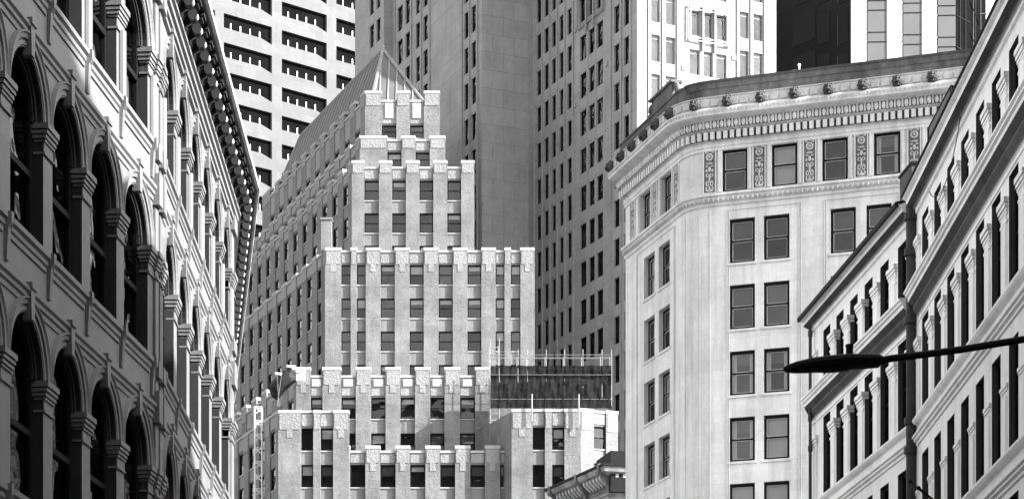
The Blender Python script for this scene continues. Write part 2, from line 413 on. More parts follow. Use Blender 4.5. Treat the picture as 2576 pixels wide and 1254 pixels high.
# ------------------------------------------------------------------ ground and street
def flat(name, poly, z, m, kind='structure'):
    b = MB(); b.face([(x, y, z) for x, y in poly], m); o = b.build(name); o['kind'] = kind; return o
flat('ground', [(-900, -400), (900, -400), (900, 1600), (-900, 1600)], 0, M['ground'])
flat('road', [(-9.5, -60), (9.5, -60), (9.5, 62), (2, 100), (-8, 140), (-22, 140), (-12, 100), (-4.6, 66)], .004, M['asphalt'])
for nm, po in (('pavement', [(-16, -60), (-9.5, -60), (-4.6, 66), (-7, 66), (-7.4, 48.8), (-12, 0)]), ('pavement', [(9.5, -60), (14, -60), (12.3, 50), (12.6, 72), (11, 86), (7, 86), (9.5, 62)])):
    b = MB(); top = [(x, y, .13) for x, y in po]; bot = [(x, y, 0) for x, y in po]
    b.face(top, M['pavement'])
    for i in range(len(po)): j = (i+1) % len(po); b.face([bot[i], bot[j], top[j], top[i]], M['pavement'])
    b.build(nm)['kind'] = 'structure'

# ================================================================== LEFT: arcaded commercial building
K1 = Vector((-7.42, 48.8)); K0 = Vector((-12.2+.098*20, 20.)); K0 = K1+(K0-K1)
K2 = Vector((-6.40-.0209*64.9, 64.9)); K3 = K2+Vector((-.1457, 1)).normalized()*26
LB = empty('arcaded_building', (K1.x-6, K1.y, 0), 'ornate stone building with deep round arched windows and bracketed eaves, at the left edge', 'building')
L1 = Wall(K0, K1); L2 = Wall(K1, K2); L3 = Wall(K2, K3)
def arch_cell(mb, W, sa, sb, za, zb, c, r, sill, spr, m, rev, rm):
    N = 16; q = W.p
    def rect(a, b_, z0, z1):
        if b_-a > 1e-4 and z1-z0 > 1e-4: mb.face([q(a, z0), q(b_, z0), q(b_, z1), q(a, z1)], m, [(a, z0), (b_, z0), (b_, z1), (a, z1)])
    rect(sa, sb, za, sill); rect(sa, c-r, sill, spr); rect(c+r, sb, sill, spr); rect(sa, c-r, spr, zb); rect(c+r, sb, spr, zb)
    P = [(c-r*math.cos(math.pi*i/N), spr+r*math.sin(math.pi*i/N)) for i in range(N+1)]
    for (x0, z0), (x1, z1) in zip(P, P[1:]):
        mb.face([q(x0, z0), q(x1, z1), q(x1, zb), q(x0, zb)], m, [(x0, z0), (x1, z1), (x1, zb), (x0, zb)])
        mb.face([q(x0, z0), q(x1, z1), q(x1, z1, -rev), q(x0, z0, -rev)], rm)
    mb.face([q(c-r, sill), q(c-r, spr), q(c-r, spr, -rev), q(c-r, sill, -rev)], rm)
    mb.face([q(c+r, sill), q(c+r, spr), q(c+r, spr, -rev), q(c+r, sill, -rev)], rm)
    mb.face([q(c-r, sill), q(c+r, sill), q(c+r, sill, -rev), q(c-r, sill, -rev)], m)
    room(mb, W, c-r-.1, c+r+.1, sill-.1, spr+r+.1, -rev-.005, 1.)
def ring(mb, c, zc, prof, m, N=20, m2=None):
    """moulding (radius,d) swept round a half circle in local coords"""
    for i in range(N):
        t0, t1 = math.pi*i/N, math.pi*(i+1)/N
        for (r0, d0), (r1, d1) in zip(prof, prof[1:]):
            mb.face([LOC.p(c+r*math.cos(t), zc+r*math.sin(t), d) for r, d, t in ((r0, d0, t0), (r0, d0, t1), (r1, d1, t1), (r1, d1, t0))], m2 if m2 and d1 < -.01 else m)
    for t in (0, math.pi): mb.face([LOC.p(c+r*math.cos(t), zc+r*math.sin(t), d) for r, d in prof], m)
BAY, R = 2.4, .93
PW = BAY-2*R
def left_templates():
    T = {}; m = M['iron_l']
    b = MB()      # archivolt: stepped outer hood plus two recessed orders, carried down the jambs
    ring(b, 0, 0, [(R-.12, -.26), (R-.12, -.15), (R-.08, -.15), (R-.08, -.11), (R-.02, -.10), (R-.02, -.02), (R+.01, -.02), (R+.03, .02), (R+.10, .02), (R+.11, .01), (R+.13, .01), (R+.14, .05), (R+.21, .06), (R+.24, .09), (R+.26, .09), (R+.27, 0)], m, 20, M['iron_shade'])  # recessed steps get the darker colour that stands for their shade
    T['arch'] = b.mesh('arch_moulding', False)
    b = MB()      # keystone scroll
    b.prism(LOC, [(-.08, -.16), (.08, -.16), (.13, .44), (-.13, .44)], -.05, .11, m)
    b.box(LOC, -.15, .15, .36, .46, 0, .14, m)
    T['key'] = b.mesh('keystone')
    b = MB()      # impost capital over the pier, local origin on pier axis at spring line
    for z0, z1, e, d1 in ((-.10, 0, .07, .11), (-.18, -.12, .055, .085), (-.26, -.20, .04, .06), (-.32, -.28, .02, .04), (-.50, -.32, .0, .015), (-.54, -.50, .025, .035)):
        b.box(LOC, -PW/2-e, PW/2+e, z0, z1, -.15-e, d1, m)
    T['impost'] = b.mesh('capital')
    b = MB()      # pendant bracket under the sill
    b.wprof(LOC, -.07, .07, [(0, -.66), (.05, -.66), (.08, -.12), (.135, -.04), (.135, .14), (0, .14)], m); T['pend'] = b.mesh('sill_bracket')
    b = MB()      # projecting window sill
    b.wprof(LOC, -R-.1, R+.1, [(0, -.30), (.03, -.28), (.03, -.2), (.06, -.17), (.06, -.09), (.11, -.05), (.11, .04), (-.1, .07)], m); T['sill'] = b.mesh('window_sill')
    b = MB()      # slim column against the pier with its small capital
    b.tube((0, -.0, 0), (0, -.0, 1), .10, m, 10); T['col'] = b.mesh('pier_column', True)
    b = MB()      # eaves modillion: stepped console, shade put into its dark colour, round pale end
    m = M['iron_shade']; b.wprof(LOC, -.12, .12, [(0, -.52), (.08, -.52), (.16, -.30), (.40, -.22), (.50, -.12), (.50, 0), (0, 0)], m)
    b.tube(LOC.p(-.12, -.33, .40), LOC.p(.12, -.33, .40), .13, m, 12); b.ball(LOC.p(-.0, -.36, .50), (.09, .055, .07), M['lime'], 10, 8)
    b.box(LOC, -.20, .20, -.07, 0, 0, .62, m); b.box(LOC, -.16, .16, -.14, -.07, 0, .56, m)
    b.v = [(x, y*.8, zz) for x, y, zz in b.v]; T['mod'] = b.mesh('eaves_bracket')
    return T
LT = left_templates()
lw = MB(); lwin = []
# floors: (cell bottom, cell top, sill, spring)
B0 = 15.53+H; FL = 4.5
floors = [(B0, B0+4.25, B0+.98, B0+2.85), (B0-FL, B0, B0+.98-FL, B0-FL+3.28), (B0-2*FL, B0-FL, B0+.98-2*FL, B0-2*FL+3.28), (B0-3*FL, B0-2*FL, B0+.98-3*FL, B0-3*FL+3.28)]
c1 = [L1.L-1.62-BAY*i*1.0045 for i in range(11)]
c2 = [2.05+2.42*i for i in range(6)]
c3 = [1.9+2.42*i for i in range(9)]
for W, cs, s0, s1 in ((L1, c1[::-1], 0, L1.L), (L2, c2, 0, L2.L), (L3, c3, 0, L3.L)):
    edges = [s0]+[(a+b_)/2 for a, b_ in zip(cs, cs[1:])]+[s1]
    for fi, (za, zb, sill, spr) in enumerate(floors):
        for i, c in enumerate(cs):
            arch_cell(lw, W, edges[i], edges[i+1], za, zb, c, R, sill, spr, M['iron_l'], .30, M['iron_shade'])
            x, y, _ = W.p(c, 0)
            lwin.append((W, c, sill, 2*(R-.02), spr-sill+R-.02, -.24, 'arch', '?'))
            if y < 30 and W is L1: continue
            if W is L3: continue
            if fi == 3: continue
            inst(LT['arch'], 'arch_moulding', W, c, spr, 0, LB)
            inst(LT['key'], 'keystone', W, c, spr+R+.04, 0, LB)
            inst(LT['sill'], 'window_sill', W, c, sill, 0, LB)
            pa = [c-BAY/2] if i else [c-BAY/2, ]
            for pc in pa+([c+BAY/2] if i == len(cs)-1 else []):
                inst(LT['impost'], 'capital', W, pc, spr, 0, LB)
                inst(LT['pend'], 'sill_bracket', W, pc, sill-.05, 0, LB)
                if fi == 0:
                    o = inst(LT['col'], 'pier_column', W, pc, sill, .02, LB); o.scale = (1, 1, spr-.5-sill)
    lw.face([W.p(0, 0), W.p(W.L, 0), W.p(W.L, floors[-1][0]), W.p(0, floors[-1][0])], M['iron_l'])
LP = [K0, K1, K2, K3]
ZT = B0+4.25
# back, roof
bk = [K3+Vector((-12, 3)), K0+Vector((-14, 0))]
lw.face([(p.x, p.y, ZT+1.3) for p in LP+bk], M['roof'])
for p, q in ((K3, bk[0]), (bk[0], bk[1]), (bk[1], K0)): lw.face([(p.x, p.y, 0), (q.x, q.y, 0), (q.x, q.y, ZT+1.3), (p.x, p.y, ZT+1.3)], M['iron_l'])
lw.build('wall', LB)
bb = MB()
for k in range(4):
    z = B0-FL*k
    if k > 2: continue
    sweep(bb, LP, [(0, z-.18), (.025, z-.17), (.025, z-.08), (.06, z-.05), (.06, z+.02), (.10, z+.06), (.10, z+.13), (0, z+.16)], M['iron_l'])
bb.build('belt_course', LB)
fr = MB()
z = ZT
sweep(fr, LP, [(0, z-.12), (.07, z-.1), (.07, z), (.12, z+.03), (.12, z+.14), (.18, z+.18), (.18, z+.30), (.24, z+.34), (.24, z+.42), (.12, z+.45), (.12, z+1.25)], M['iron_l'])
sweep(fr, LP, [(.62, z+1.03), (.62, z+1.06), (.65, z+1.10), (.65, z+1.2), (.2, z+1.32)], M['iron_l'])
sweep(fr, LP, [(.121, z+.55), (.125, z+.55), (.125, z+1.0)], M['iron_shade'], False)  # dark strip behind the brackets, shade put into its colour
fr.build('cornice', LB)
g = MB(); off = .9
sweep(g, LP, [(.65, z+1.08), (.69, z+1.05), (.75, z+1.08), (.77, z+1.17), (.73, z+1.22), (.66, z+1.22)], M['gutter']); g.build('gutter', LB)
g = MB(); sweep(g, [p for p in LP], [(.13, z+1.01), (.615, z+1.03)], M['iron_shade'], False); g.build('soffit', LB)  # eaves underside, its shade put into a dark colour
for W, a0 in ((L1, .4), (L2, .5), (L3, .3)):
    n = int((W.L-a0)/.8)
    for i in range(n+1):
        s_ = W.L-.35-i*.8 if W is L1 else a0+i*.8
        x, y, _ = W.p(s_, 0)
        if y < 42: continue
        if s_ < W.L-.15: inst(LT['mod'], 'eaves_bracket', W, s_, z+1.0, .12, LB)
for W, a, b_ in ((L1, L1.L-.27, L1.L-.02), (L2, .22, .60), (L2, L2.L-.75, L2.L-.05)):
    pl = MB()
    for (za, zb, sill, spr) in floors[:3]:
        pl.box(W, a, b_, za-.3, zb-.2, 0, .06, M['iron_l'])
        for z0, z1, e, d1 in ((-.11, 0, .05, .16), (-.20, -.13, .04, .13), (-.29, -.22, .03, .11), (-.36, -.31, .02, .09), (-.56, -.50, .02, .09)):
            pl.box(W, a-e, b_+e, spr+z0, spr+z1, 0, d1, M['iron_l'])
        pl.box(W, a-.03, b_+.03, sill-.3, sill+.04, 0, .14, M['iron_l'])
        pl.box(W, a-.03, b_+.03, zb-.25, zb+.40, 0, .15, M['iron_l'])
    pl.build('pilaster', LB)
add_windows(lwin, LB)

# ================================================================== RIGHT: cast fronted building
Rk = Vector((12.48, 72.3)); Rf = Vector((11.05, 86.15)); Rn = Vector((12.48-.0122*27.3, 45.0))
R2w = Wall(Rf, Rk); R1w = Wall(Rk, Rn)
RB = empty('pilastered_building', (Rk.x+6, Rk.y-6, 0), 'pale street building with tall dark windows between capped piers, at the right edge', 'building')
m = M['iron_r']
EAV = 22.9+H; MC = 19.95+H
rows_r = [(19.75+H, 22.05+H), (16.1+H, 18.95+H), (12.1+H, 14.85+H), (8.3+H, 11.0+H), (4.2+H, 7.2+H)]
c2r = [R2w.s_of(x) for x in (2080, 2113, 2148, 2185, 2225, 2270)]
c1r = [1.7+2.2*i for i in range(11)]
rw = MB(); rwin = []
cap = MB()
for z0, z1, e, d1 in ((-.13, 0, .07, .12), (-.24, -.15, .06, .09), (-.33, -.26, .04, .06), (-.40, -.33, .02, .04), (-.60, -.53, .02, .04)):
    cap.box(LOC, -.41-e, .41+e, z0, z1, -.14, d1, m)
CAPM = cap.mesh('capital')
pm = MB(); pm.box(LOC, -.36, .36, 0, 1, 0, .015, m); pm.box(LOC, -.27, .27, 0, 1, .015, .035, m); PM = pm.mesh('pier')
for W, cs in ((R2w, c2r), (R1w, c1r)):
    edges = [0]+[(a+b_)/2 for a, b_ in zip(cs, cs[1:])]+[W.L]
    ow = .58 if W is R1w else .53
    for ri, (zb, zt) in enumerate(rows_r):
        zlo = rows_r[ri+1][1] if ri+1 < len(rows_r) else 0
        ztop = EAV-.05 if ri == 0 else (rows_r[ri-1][0])
        ops = [(c-ow, c+ow, zb, zt) for c in cs]
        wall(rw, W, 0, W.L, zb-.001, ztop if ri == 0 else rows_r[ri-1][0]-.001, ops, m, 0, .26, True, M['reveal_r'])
        for i, c in enumerate(cs):
            # chamfered head corners
            rwin.append((W, c, zb, 2*ow-.02, zt-zb-.02, -.2, 'cast', None))
            if ri > 2: continue
            y = W.p(c, 0)[1]
            if y < 52: continue
            capz = zt-.46 if ri < 2 else zt-.95
            for pc in [edges[i]]+([edges[i+1]] if i == len(cs)-1 else []):
                if pc < .2: pc = .45
                if pc > W.L-.2: pc = W.L-.45
                o = inst(PM, 'pier', W, pc, zb, 0, RB); o.scale = (1, 1, (capz-.3)-zb)
                if ri < 2: inst(CAPM, 'capital', W, pc, capz, 0, RB)
                else:
                    o = inst(CAPM, 'capital', W, pc, capz, -.04, RB); o.scale = (.9, .8, .7)
    rw.face([W.p(0, 0), W.p(W.L, 0), W.p(W.L, rows_r[-1][0]), W.p(0, rows_r[-1][0])], m)
bkr = [Rn+Vector((14, 0)), Vector((25.9, 72)), Rf+Vector((14, 3))]
RP = [Rf, Rk, Rn]
rw.face([(p.x, p.y, EAV+.1) for p in RP+bkr], M['roof'])
for p, q in ((Rf, bkr[2]), (bkr[2], bkr[1]), (bkr[1], bkr[0]), (bkr[0], Rn)): rw.face([(p.x, p.y, 0), (q.x, q.y, 0), (q.x, q.y, EAV+.1), (p.x, p.y, EAV+.1)], m)
rw.build('wall', RB)
for seg in ([Rf, Rk], [Rk, Rn]):
    a, b_ = (.0, .35) if seg[0] is Rf else (.3, 0)
    sg = inset(seg, a, b_)
    far = seg[0] is Rf
    c_ = MB()
    sweep(c_, sg, [(0, MC-.78), (.05, MC-.74), (.05, MC-.66), (.14, MC-.5), (.14, MC-.42), (.31, MC-.26), (.31, MC-.16), (.38, MC-.13), (.38, MC-.07), (.44, MC-.03), (.44, MC+.03), (0, MC+.1)], m)
    c_.build('cornice', RB)
    c_ = MB(); sweep(c_, sg, [(.055, MC-.745), (.055, MC-.66), (.15, MC-.51), (.145, MC-.42), (.30, MC-.275)], M['stain_shade']); c_.build('cornice_soffit', RB)  # dark strip under the cornice, shadow and staining both put into its colour
    c_ = MB(); sweep(c_, sg, [(.145, EAV-.36), (.17, EAV-.31), (.35, EAV-.25)], M['stain_shade']); c_.build('eaves_soffit', RB)  # dark eaves underside, shade put into its colour
    c_ = MB()
    for zz in (16.05+H, 12.05+H, 8.25+H):
        sweep(c_, sg, [(0, zz-.16), (.06, zz-.15), (.12, zz-.12), (.17, zz-.05), (.17, zz+.02), (.10, zz+.06), (0, zz+.06)], m)
    for zz in (15.45+H, 11.4+H):
        sweep(c_, sg, [(0, zz-.2), (.05, zz-.18), (.05, zz-.1), (.12, zz-.06), (.12, zz), (.18, zz+.04), (.18, zz+.09), (0, zz+.12)], m)
    sweep(c_, sg, [(0, 19.0+H), (.035, 19.02+H), (.035, 19.07+H), (0, 19.09+H)], m)
    c_.build('sill_band', RB)
    c_ = MB()
    e = EAV
    sweep(c_, sg, [(0, e-.52), (.07, e-.48), (.07, e-.38), (.14, e-.3), (.34, e-.24), (.36, e-.12), (.46, e-.06), (.48, e), (0, e+.1)], m)
    c_.build('eaves_moulding', RB)
    c_ = MB(); sweep(c_, sg, [(.49, e-.10), (.56, e-.10), (.58, e), (.56, e+.06), (.1, e+.16)] if far else [(.49, e-.03), (.52, e+.0), (.52, e+.05), (.1, e+.14)], M['black_roof']); c_.build('gutter', RB)
pp = MB()
def pipe_at(W, a, r, zt):
    x, y, _ = W.p(a, 0, .16); pp.tube((x, y, 0), (x, y, zt), r, M['pipe'], 10)
    for zz in (zt-.4, 21.3+H, 19.2+H, 18.1+H, 16.1+H, 15.2+H, 13.4+H, 12+H):
        pp.tube((x, y, zz-.1), (x, y, zz+.1), r*1.45, M['pipe'], 10)
pipe_at(R1w, -.02, .15, EAV-.1)
pp.build('downpipe', RB)
pp = MB(); pipe_at(R2w, .35, .06, EAV-.2); pp.build('downpipe', RB)
ch = MB(); W = R2w; a1 = W.L-.05; a0 = W.L-1.45
ch.box(W, a0, a1, EAV-.1, EAV+1.15, -.9, .12, M['pipe']); ch.box(W, a0-.05, a1+.05, EAV+1.15, EAV+1.22, -.95, .16, M['black_roof'])
ch.wprof(W, a0-1.5, a0, [(-.6, EAV), (.35, EAV), (.30, EAV+.22), (-.6, EAV+.4)], M['black_roof']); ch.build('chimney', RB)
# loose cable down the face
cb = MB(); pts = [(5.9, -.55, .12), (6.05, -1.2, .1), (6.6, -2.3, .08)]
prev = None
for t in range(13):
    u = t/12; a = 3.2+5.2*u; zz = EAV-.75-.9*math.sin(u*math.pi)**.8+.5*u; p = R1w.p(a, zz, .12)
    if prev: cb.tube(prev, p, .014, M['dark_metal'], 5)
    prev = p
cb.build('cable', RB)
add_windows(rwin, RB)
# tapered dark glazed monitor on the roof
sk = empty('roof_monitor', R1w.p(3., EAV+.08, -.4), 'dark pointed glazed frame rising behind the eaves of the right hand building', 'skylight')
W = R1w
s1 = MB(); zb = EAV+.08; d0, d1 = -.05, -.75
aL, aR = W.s_of(2336, d0), W.s_of(2392, d0); aM = W.s_of(2352, d0)
zL, zR = W.z_of(322, aL, d0), W.z_of(216, aR, d0)
A = [W.p(aL, zb, d0), W.p(aR, zb, d0), W.p(aR, zb, d1), W.p(aL, zb, d1)]
T0 = [W.p(aL, zL, d0), W.p(aR, zR, d0), W.p(aR, zR-.1, d1), W.p(aL, zL-.1, d1)]
for i in range(4): j = (i+1) % 4; s1.face([A[i], A[j], T0[j], T0[i]], M['curtain_black'])
s1.face(T0, M['curtain_black']); s1.build('glazing', sk)
s1 = MB()
for i in range(4):
    j = (i+1) % 4; s1.tube(A[i], T0[i], .03, M['dark_metal'], 6); s1.tube(T0[i], T0[j], .03, M['dark_metal'], 6)
    for t in (.33, .66):
        p = Vector(A[i]).lerp(Vector(A[j]), t); q = Vector(T0[i]).lerp(Vector(T0[j]), t); s1.tube(p, q, .015, M['frame_grey'], 5)
    s1.tube(Vector(A[i]).lerp(Vector(T0[i]), .5), Vector(A[j]).lerp(Vector(T0[j]), .5), .015, M['frame_grey'], 5)
s1.build('frame', sk)
# wall mounted flagpole, only its tip is in view
fp = empty('flagpole', (12.35, 62.0, 11.2), 'slim dark angled pole with ball tip on the right hand building, bottom edge', 'flagpole')
tip = Vector((10.55, 62.0, H+(HY-1209)/F*62)); base = Vector((12.36, 62.0, H+(HY-1352)/F*62)); d = (base-tip)
fb = MB(); fb.tube(tip+d*.12, base, .035, M['dark_metal'], 8, .05); fb.tube(tip, tip+d*.12, .014, M['dark_metal'], 6); fb.build('pole', fp)
fb = MB(); fb.ball(tip, .06, M['dark_metal'], 10, 7); fb.build('finial', fp, True)
fb = MB(); fb.ball(tip+d*.12, .06, M['dark_metal'], 10, 7); fb.build('collar', fp, True)
fb = MB(); fb.box(R1w, R1w.s_of(2462)-.15, R1w.s_of(2462)+.15, base.z-.3, base.z+.2, 0, .08, M['dark_metal']); fb.build('mounting_plate', fp)

# ================================================================== CORNER building with lion head cornice
m = M['lime']
Pf = Vector((12.88, 140.)); uf = Vector((2.935, -1)).normalized(); ub = Vector((-.3205, 1)).normalized()
Q = Vector((9.99, 142.9)); Qe = Q+ub*8.7; Pe = Pf+uf*27
_w = Q-Pf; _t = (_w.x*ub.y-_w.y*ub.x)/(-uf.x*ub.y+uf.y*ub.x); KK = Pf-uf*_t; Pf = KK+uf*1.45; Q = KK+ub*1.25
CF = Wall(Pf, Pe); CL = Wall(Qe, Q)
CBp = empty('corner_building', (18, 148, 0), 'pale limestone building with rounded corner, carved lion head cornice and paired sash windows', 'building')
ar = arc(Q, Pf, -ub, uf, 12)
path = [Qe]+ar+[Pe]
zf = lambda y: CF.z_of(y, CF.s_of(1918))
zcor = [zf(543), zf(705), zf(872), zf(1037), zf(1202)]
ph = zcor[1]-zcor[2]
tops = [zcor[0]-(ph*i) for i in range(9)]; wh = 2.62
cb_ = MB(); cwin = []
opsF = []; opsL = []
topz = (zf(472), zf(367))
for i, (a, b_) in enumerate(((1817, 1880), (1941, 2006), (2068, 2133), (2198, 2265), (2332, 2398))):
    sa, sb = CF.s_of(a), CF.s_of(b_); opsF.append((sa, sb, *topz))
    cwin.append((CF, (sa+sb)/2, topz[0], sb-sa, topz[1]-topz[0], -.16, 'corner', ['half', 'pale', 'drape', 'side', 'half'][i]))
pairs = [(1835, 1899), (1921, 1986), (2089, 2153), (2179, 2243), (2345, 2410), (2436, 2502)]
bl = [['half', 'half', 'half', 'half', None, None], ['half', 'half', 'half', 'half', None, None], ['side', 'side', 'side', 'side', None, None], ['side', 'pale', 'half', 'side', None, None], ['pale', 'pale', 'full', 'half', None, None]]
for r, t in enumerate(tops):
    for i, (a, b_) in enumerate(pairs):
        sa, sb = CF.s_of(a), CF.s_of(b_); opsF.append((sa, sb, t-wh, t))
        cwin.append((CF, (sa+sb)/2, t-wh, sb-sa, wh, -.16, 'corner', bl[r][i] if r < 5 else '?'))
    for a, b_ in ((1620, 1647), (1657, 1685)):
        sa, sb = CL.s_of(a, -.0), CL.s_of(b_, -.0); opsL.append((sa, sb, t-wh, t))
        cwin.append((CL, (sa+sb)/2, t-wh, sb-sa, wh, -.34, 'corner', ['side', 'pale', 'drape', 'half'][(r+i+a) % 4]))
for a, b_ in ((1611, 1638), (1663, 1691)):
    sa, sb = CL.s_of(a), CL.s_of(b_); opsL.append((sa, sb, *topz)); cwin.append((CL, (sa+sb)/2, topz[0], sb-sa, topz[1]-topz[0], -.34, 'corner', 'pale'))
ZC = zf(345)             # under the dentils
wall(cb_, CF, 0, CF.L, 0, ZC+.5, opsF, m, 0, .28)
wall(cb_, CL, 0, CL.L, 0, ZC+.5, opsL, m, 0, .45)
L = 0
for p, q in zip(ar, ar[1:]):
    L2 = L+(q-p).length
    cb_.face([(p.x, p.y, 0), (q.x, q.y, 0), (q.x, q.y, ZC+.5), (p.x, p.y, ZC+.5)], m, [(L, 0), (L2, 0), (L2, ZC+.5), (L, ZC+.5)]); L = L2
Bk = [Pe+Vector((6, 16)), Qe+Vector((8, 6))]
ZP = zf(197)
for p, q in ((Pe, Bk[0]), (Bk[0], Bk[1]), (Bk[1], Qe)): cb_.face([(p.x, p.y, 0), (q.x, q.y, 0), (q.x, q.y, ZC+1), (p.x, p.y, ZC+1)], m)
cb_.face([(p.x, p.y, ZC+1.2) for p in path+Bk], M['roof'])
cb_.build('wall', CBp)
# shallow vertical pilaster strips on shaft (grooves either side of the curve)
st = MB()
for W, xs in ((CF, ((1832, 1), (2013, 1), (2077, 1), (2265, 1))), (CL, ((1603, 1), (1697, 1)))):
    for x, _ in xs:
        a = W.s_of(x); zt = zf(520)
        st.box(W, a-.09, a-.04, 0, zt, 0, .05, m); st.box(W, a+.04, a+.09, 0, zt, 0, .05, m)
for W, (x0, x1) in ((CF, (1832, 2013)), (CF, (2077, 2265)), (CL, (1603, 1697))):
    st.box(W, W.s_of(x0)-.04, W.s_of(x1)+.04, zf(520), zf(520)+.05, 0, .05, m)
for i in (2, 5, 8, 11):
    p, q = ar[i], ar[i+1]; WW = Wall(p, q); st.box(WW, .02, .07, 0, zf(520), 0, .045, m)
for o in opsF+opsL:                     # sills and moulded architraves
    W = CF if o in opsF else CL
    st.box(W, o[0]-.12, o[1]+.12, o[2]-.16, o[2]-.03, 0, .07, m)
st.build('pilaster_strips', CBp)
def c_sweep(prof, name, mat, pth=None):
    b = MB(); sweep(b, pth or path, prof, mat); return b.build(name, CBp)
zb0, zb1 = zf(503), zf(478)
c_sweep([(0, zb0-.12), (.10, zb0-.06), (.10, zb0+.08), (.22, zb0+.32), (.22, zb0+.42), (.34, zb1-.12), (.34, zb1), (0, zb1+.06)], 'belt_course', m)
z5 = ZC
c_sweep([(0, z5-.55), (.10, z5-.5), (.10, z5-.35), (.16, z5-.3), (.16, z5)], 'frieze_moulding', m)
# cornice
c_sweep([(.16, z5), (.30, z5), (.30, z5+.55), (.42, z5+.58), (.42, z5+.62), (.52, z5+.62), (.60, z5+1.12), (.66, z5+1.16), (1.15, z5+1.22), (1.2, z5+1.26), (1.2, z5+1.62), (1.10, z5+1.68)], 'cornice', m)
zl = z5+1.68
c_sweep([(1.08, zl), (1.0, zl+.1), (1.0, zl+.62), (1.05, zl+.66), (1.05, zl+.72), (.35, zl+.78)], 'cornice_gutter', M['lime_orn'])
# parapet: high and weathered on the front, lower along the left face
pf = [p for p in ar[5:]]+[Pe]; ppk = [Qe]+ar[:6]
zq = zl+.78
b = MB(); sweep(b, pf, [(.55, zq-.05), (.55, zq+.12), (.42, zq+.16), (.42, ZP-.45), (.50, ZP-.4), (.58, ZP-.12), (.58, ZP), (.0, ZP+.05), (.0, zq)], M['lime_dark']); b.build('parapet', CBp); b = MB(); sweep(b, pf, [(.585, ZP-.13), (.62, ZP-.11), (.62, ZP+.03), (.0, ZP+.07)], M['stain_shade']); b.build('parapet_coping', CBp)
b = MB(); sweep(b, ppk, [(.5, zq-.05), (.5, zq+.08), (.38, zq+.12), (.38, zq+.95), (.46, zq+1.0), (.46, zq+1.1), (0, zq+1.15), (0, zq)], M['lime_dark']); b.build('parapet', CBp)
b = MB()
a0, a1 = CL.L-4.0, CL.L-.6
b.box(CL, a0, a1, zq+1.1, zq+1.9, -.1, .42, M['lime_dark'])
b.prism(CL, [(a0-.2, zq+1.9), (a1+.2, zq+1.9), (a1+.2, zq+2.05), (a0-.2, zq+2.05)], -.2, .55, M['lime_dark'])
for k in range(5): b.ball(CL.p(a0-.3-.12*k, zq+1.3+.3*math.cos(k), .2), .28-.03*k, M['lime_dark'])
for k in range(4): b.ball(CL.p(a1+.25+.1*k, zq+1.7-.2*k, .2), .2, M['lime_dark'])
b.build('parapet_block', CBp)
def along(pth, step, off, start=0.):
    """positions (point, wall frame) every step metres along the offset path"""
    pts = [Vector(p) for p in pth]; n = len(pts); P2 = []
    for i in range(n):
        ns = []
        if i > 0: t = (pts[i]-pts[i-1]).normalized(); ns.append(Vector((t.y, -t.x)))
        if i < n-1: t = (pts[i+1]-pts[i]).normalized(); ns.append(Vector((t.y, -t.x)))
        mi = ns[0] if len(ns) == 1 else (ns[0]+ns[1])/(1+ns[0].dot(ns[1])); P2.append(pts[i]+mi*off)
    out = []; nxt = start; L = 0
    for p, q in zip(P2, P2[1:]):
        l = (q-p).length; Wq = Wall(p, q)
        while nxt <= L+l: out.append((Wq, nxt-L)); nxt += step
        L += l
    return out
dn = MB()
for W, a in along(path, .40, .30, .15): dn.box(W, a-.12, a+.12, z5+.05, z5+.5, -.01, .17, m)
c_sweep([(.305, z5+.02), (.31, z5+.02), (.31, z5+.53)], 'dentil_bed', M['stain_shade'])  # dark backing in the dentil gaps, their shade put into its colour
c_sweep([(.44, z5+.63), (.53, z5+.635), (.61, z5+1.10)], 'moulding_bed', M['lime_dark'])  # darker bed filling the gaps of the egg course
dn.build('dentil_course', CBp)
eg = MB()
for W, a in along(path, .44, .56, .2):
    c = W.p(a, z5+.88, .0); eg.ball(c, (.13, .13, .23), m, 8, 6)
    for sg in (-1, 1): eg.box(W, a+sg*.19-.025, a+sg*.19+.025, z5+.66, z5+1.12, -.05, .07, m)
eg.build('egg_and_dart_course', CBp)
eg = MB()
for W, a in along(path, .30, .20, .15): eg.ball(W.p(a, zb0+.24, .0), (.11, .11, .14), M['lime_orn'], 7, 5)
eg.build('leaf_course', CBp)
sc_ = MB()
for W, a in along(path, .24, 1.2, .1):
    if True: sc_.prism(W, [(a-.09, zl-.16), (a, zl-.34), (a+.09, zl-.16)], -.01, .05, M['lime_orn'])
for W, a in along(path, .60, 1.02, .30):
    sc_.prism(W, [(a-.22, zl+.14), (a+.22, zl+.14), (a+.24, zl+.3), (a+.2, zl+.52), (a-.2, zl+.52), (a-.24, zl+.3)], -.03, .05, M['lime_orn'])
sc_.build('lip_ornament', CBp)
# lion head spout
ln = MB(); lo = M['lion']
ln.ball((0, -.08, 0), (.34, .24, .36), lo, 12, 8)
for k in range(10):
    t = 2*math.pi*k/10; ln.ball((.27*math.cos(t), -.05, .29*math.sin(t)), (.11, .13, .11), lo, 6, 5)
ln.ball((0, -.30, -.08), (.15, .16, .12), lo, 8, 6); ln.ball((0, -.27, .08), (.06, .12, .14), lo, 6, 5)
for sg in (-1, 1):
    ln.ball((sg*.12, -.26, .09), (.05, .05, .04), M['dark_metal'], 6, 5); ln.ball((sg*.2, -.16, .24), (.07, .07, .08), lo, 6, 5); ln.ball((sg*.09, -.38, -.1), (.07, .06, .06), lo, 6, 5)
ln.ball((0, -.34, -.19), (.10, .08, .05), M['dark_metal'], 6, 5); ln.ball((0, -.28, -.27), (.11, .12, .06), lo, 6, 5)
LION = ln.mesh('lion_head', True)
fr_ = [(W, a) for W, a in along(path, 2.02, 1.08, .25)]
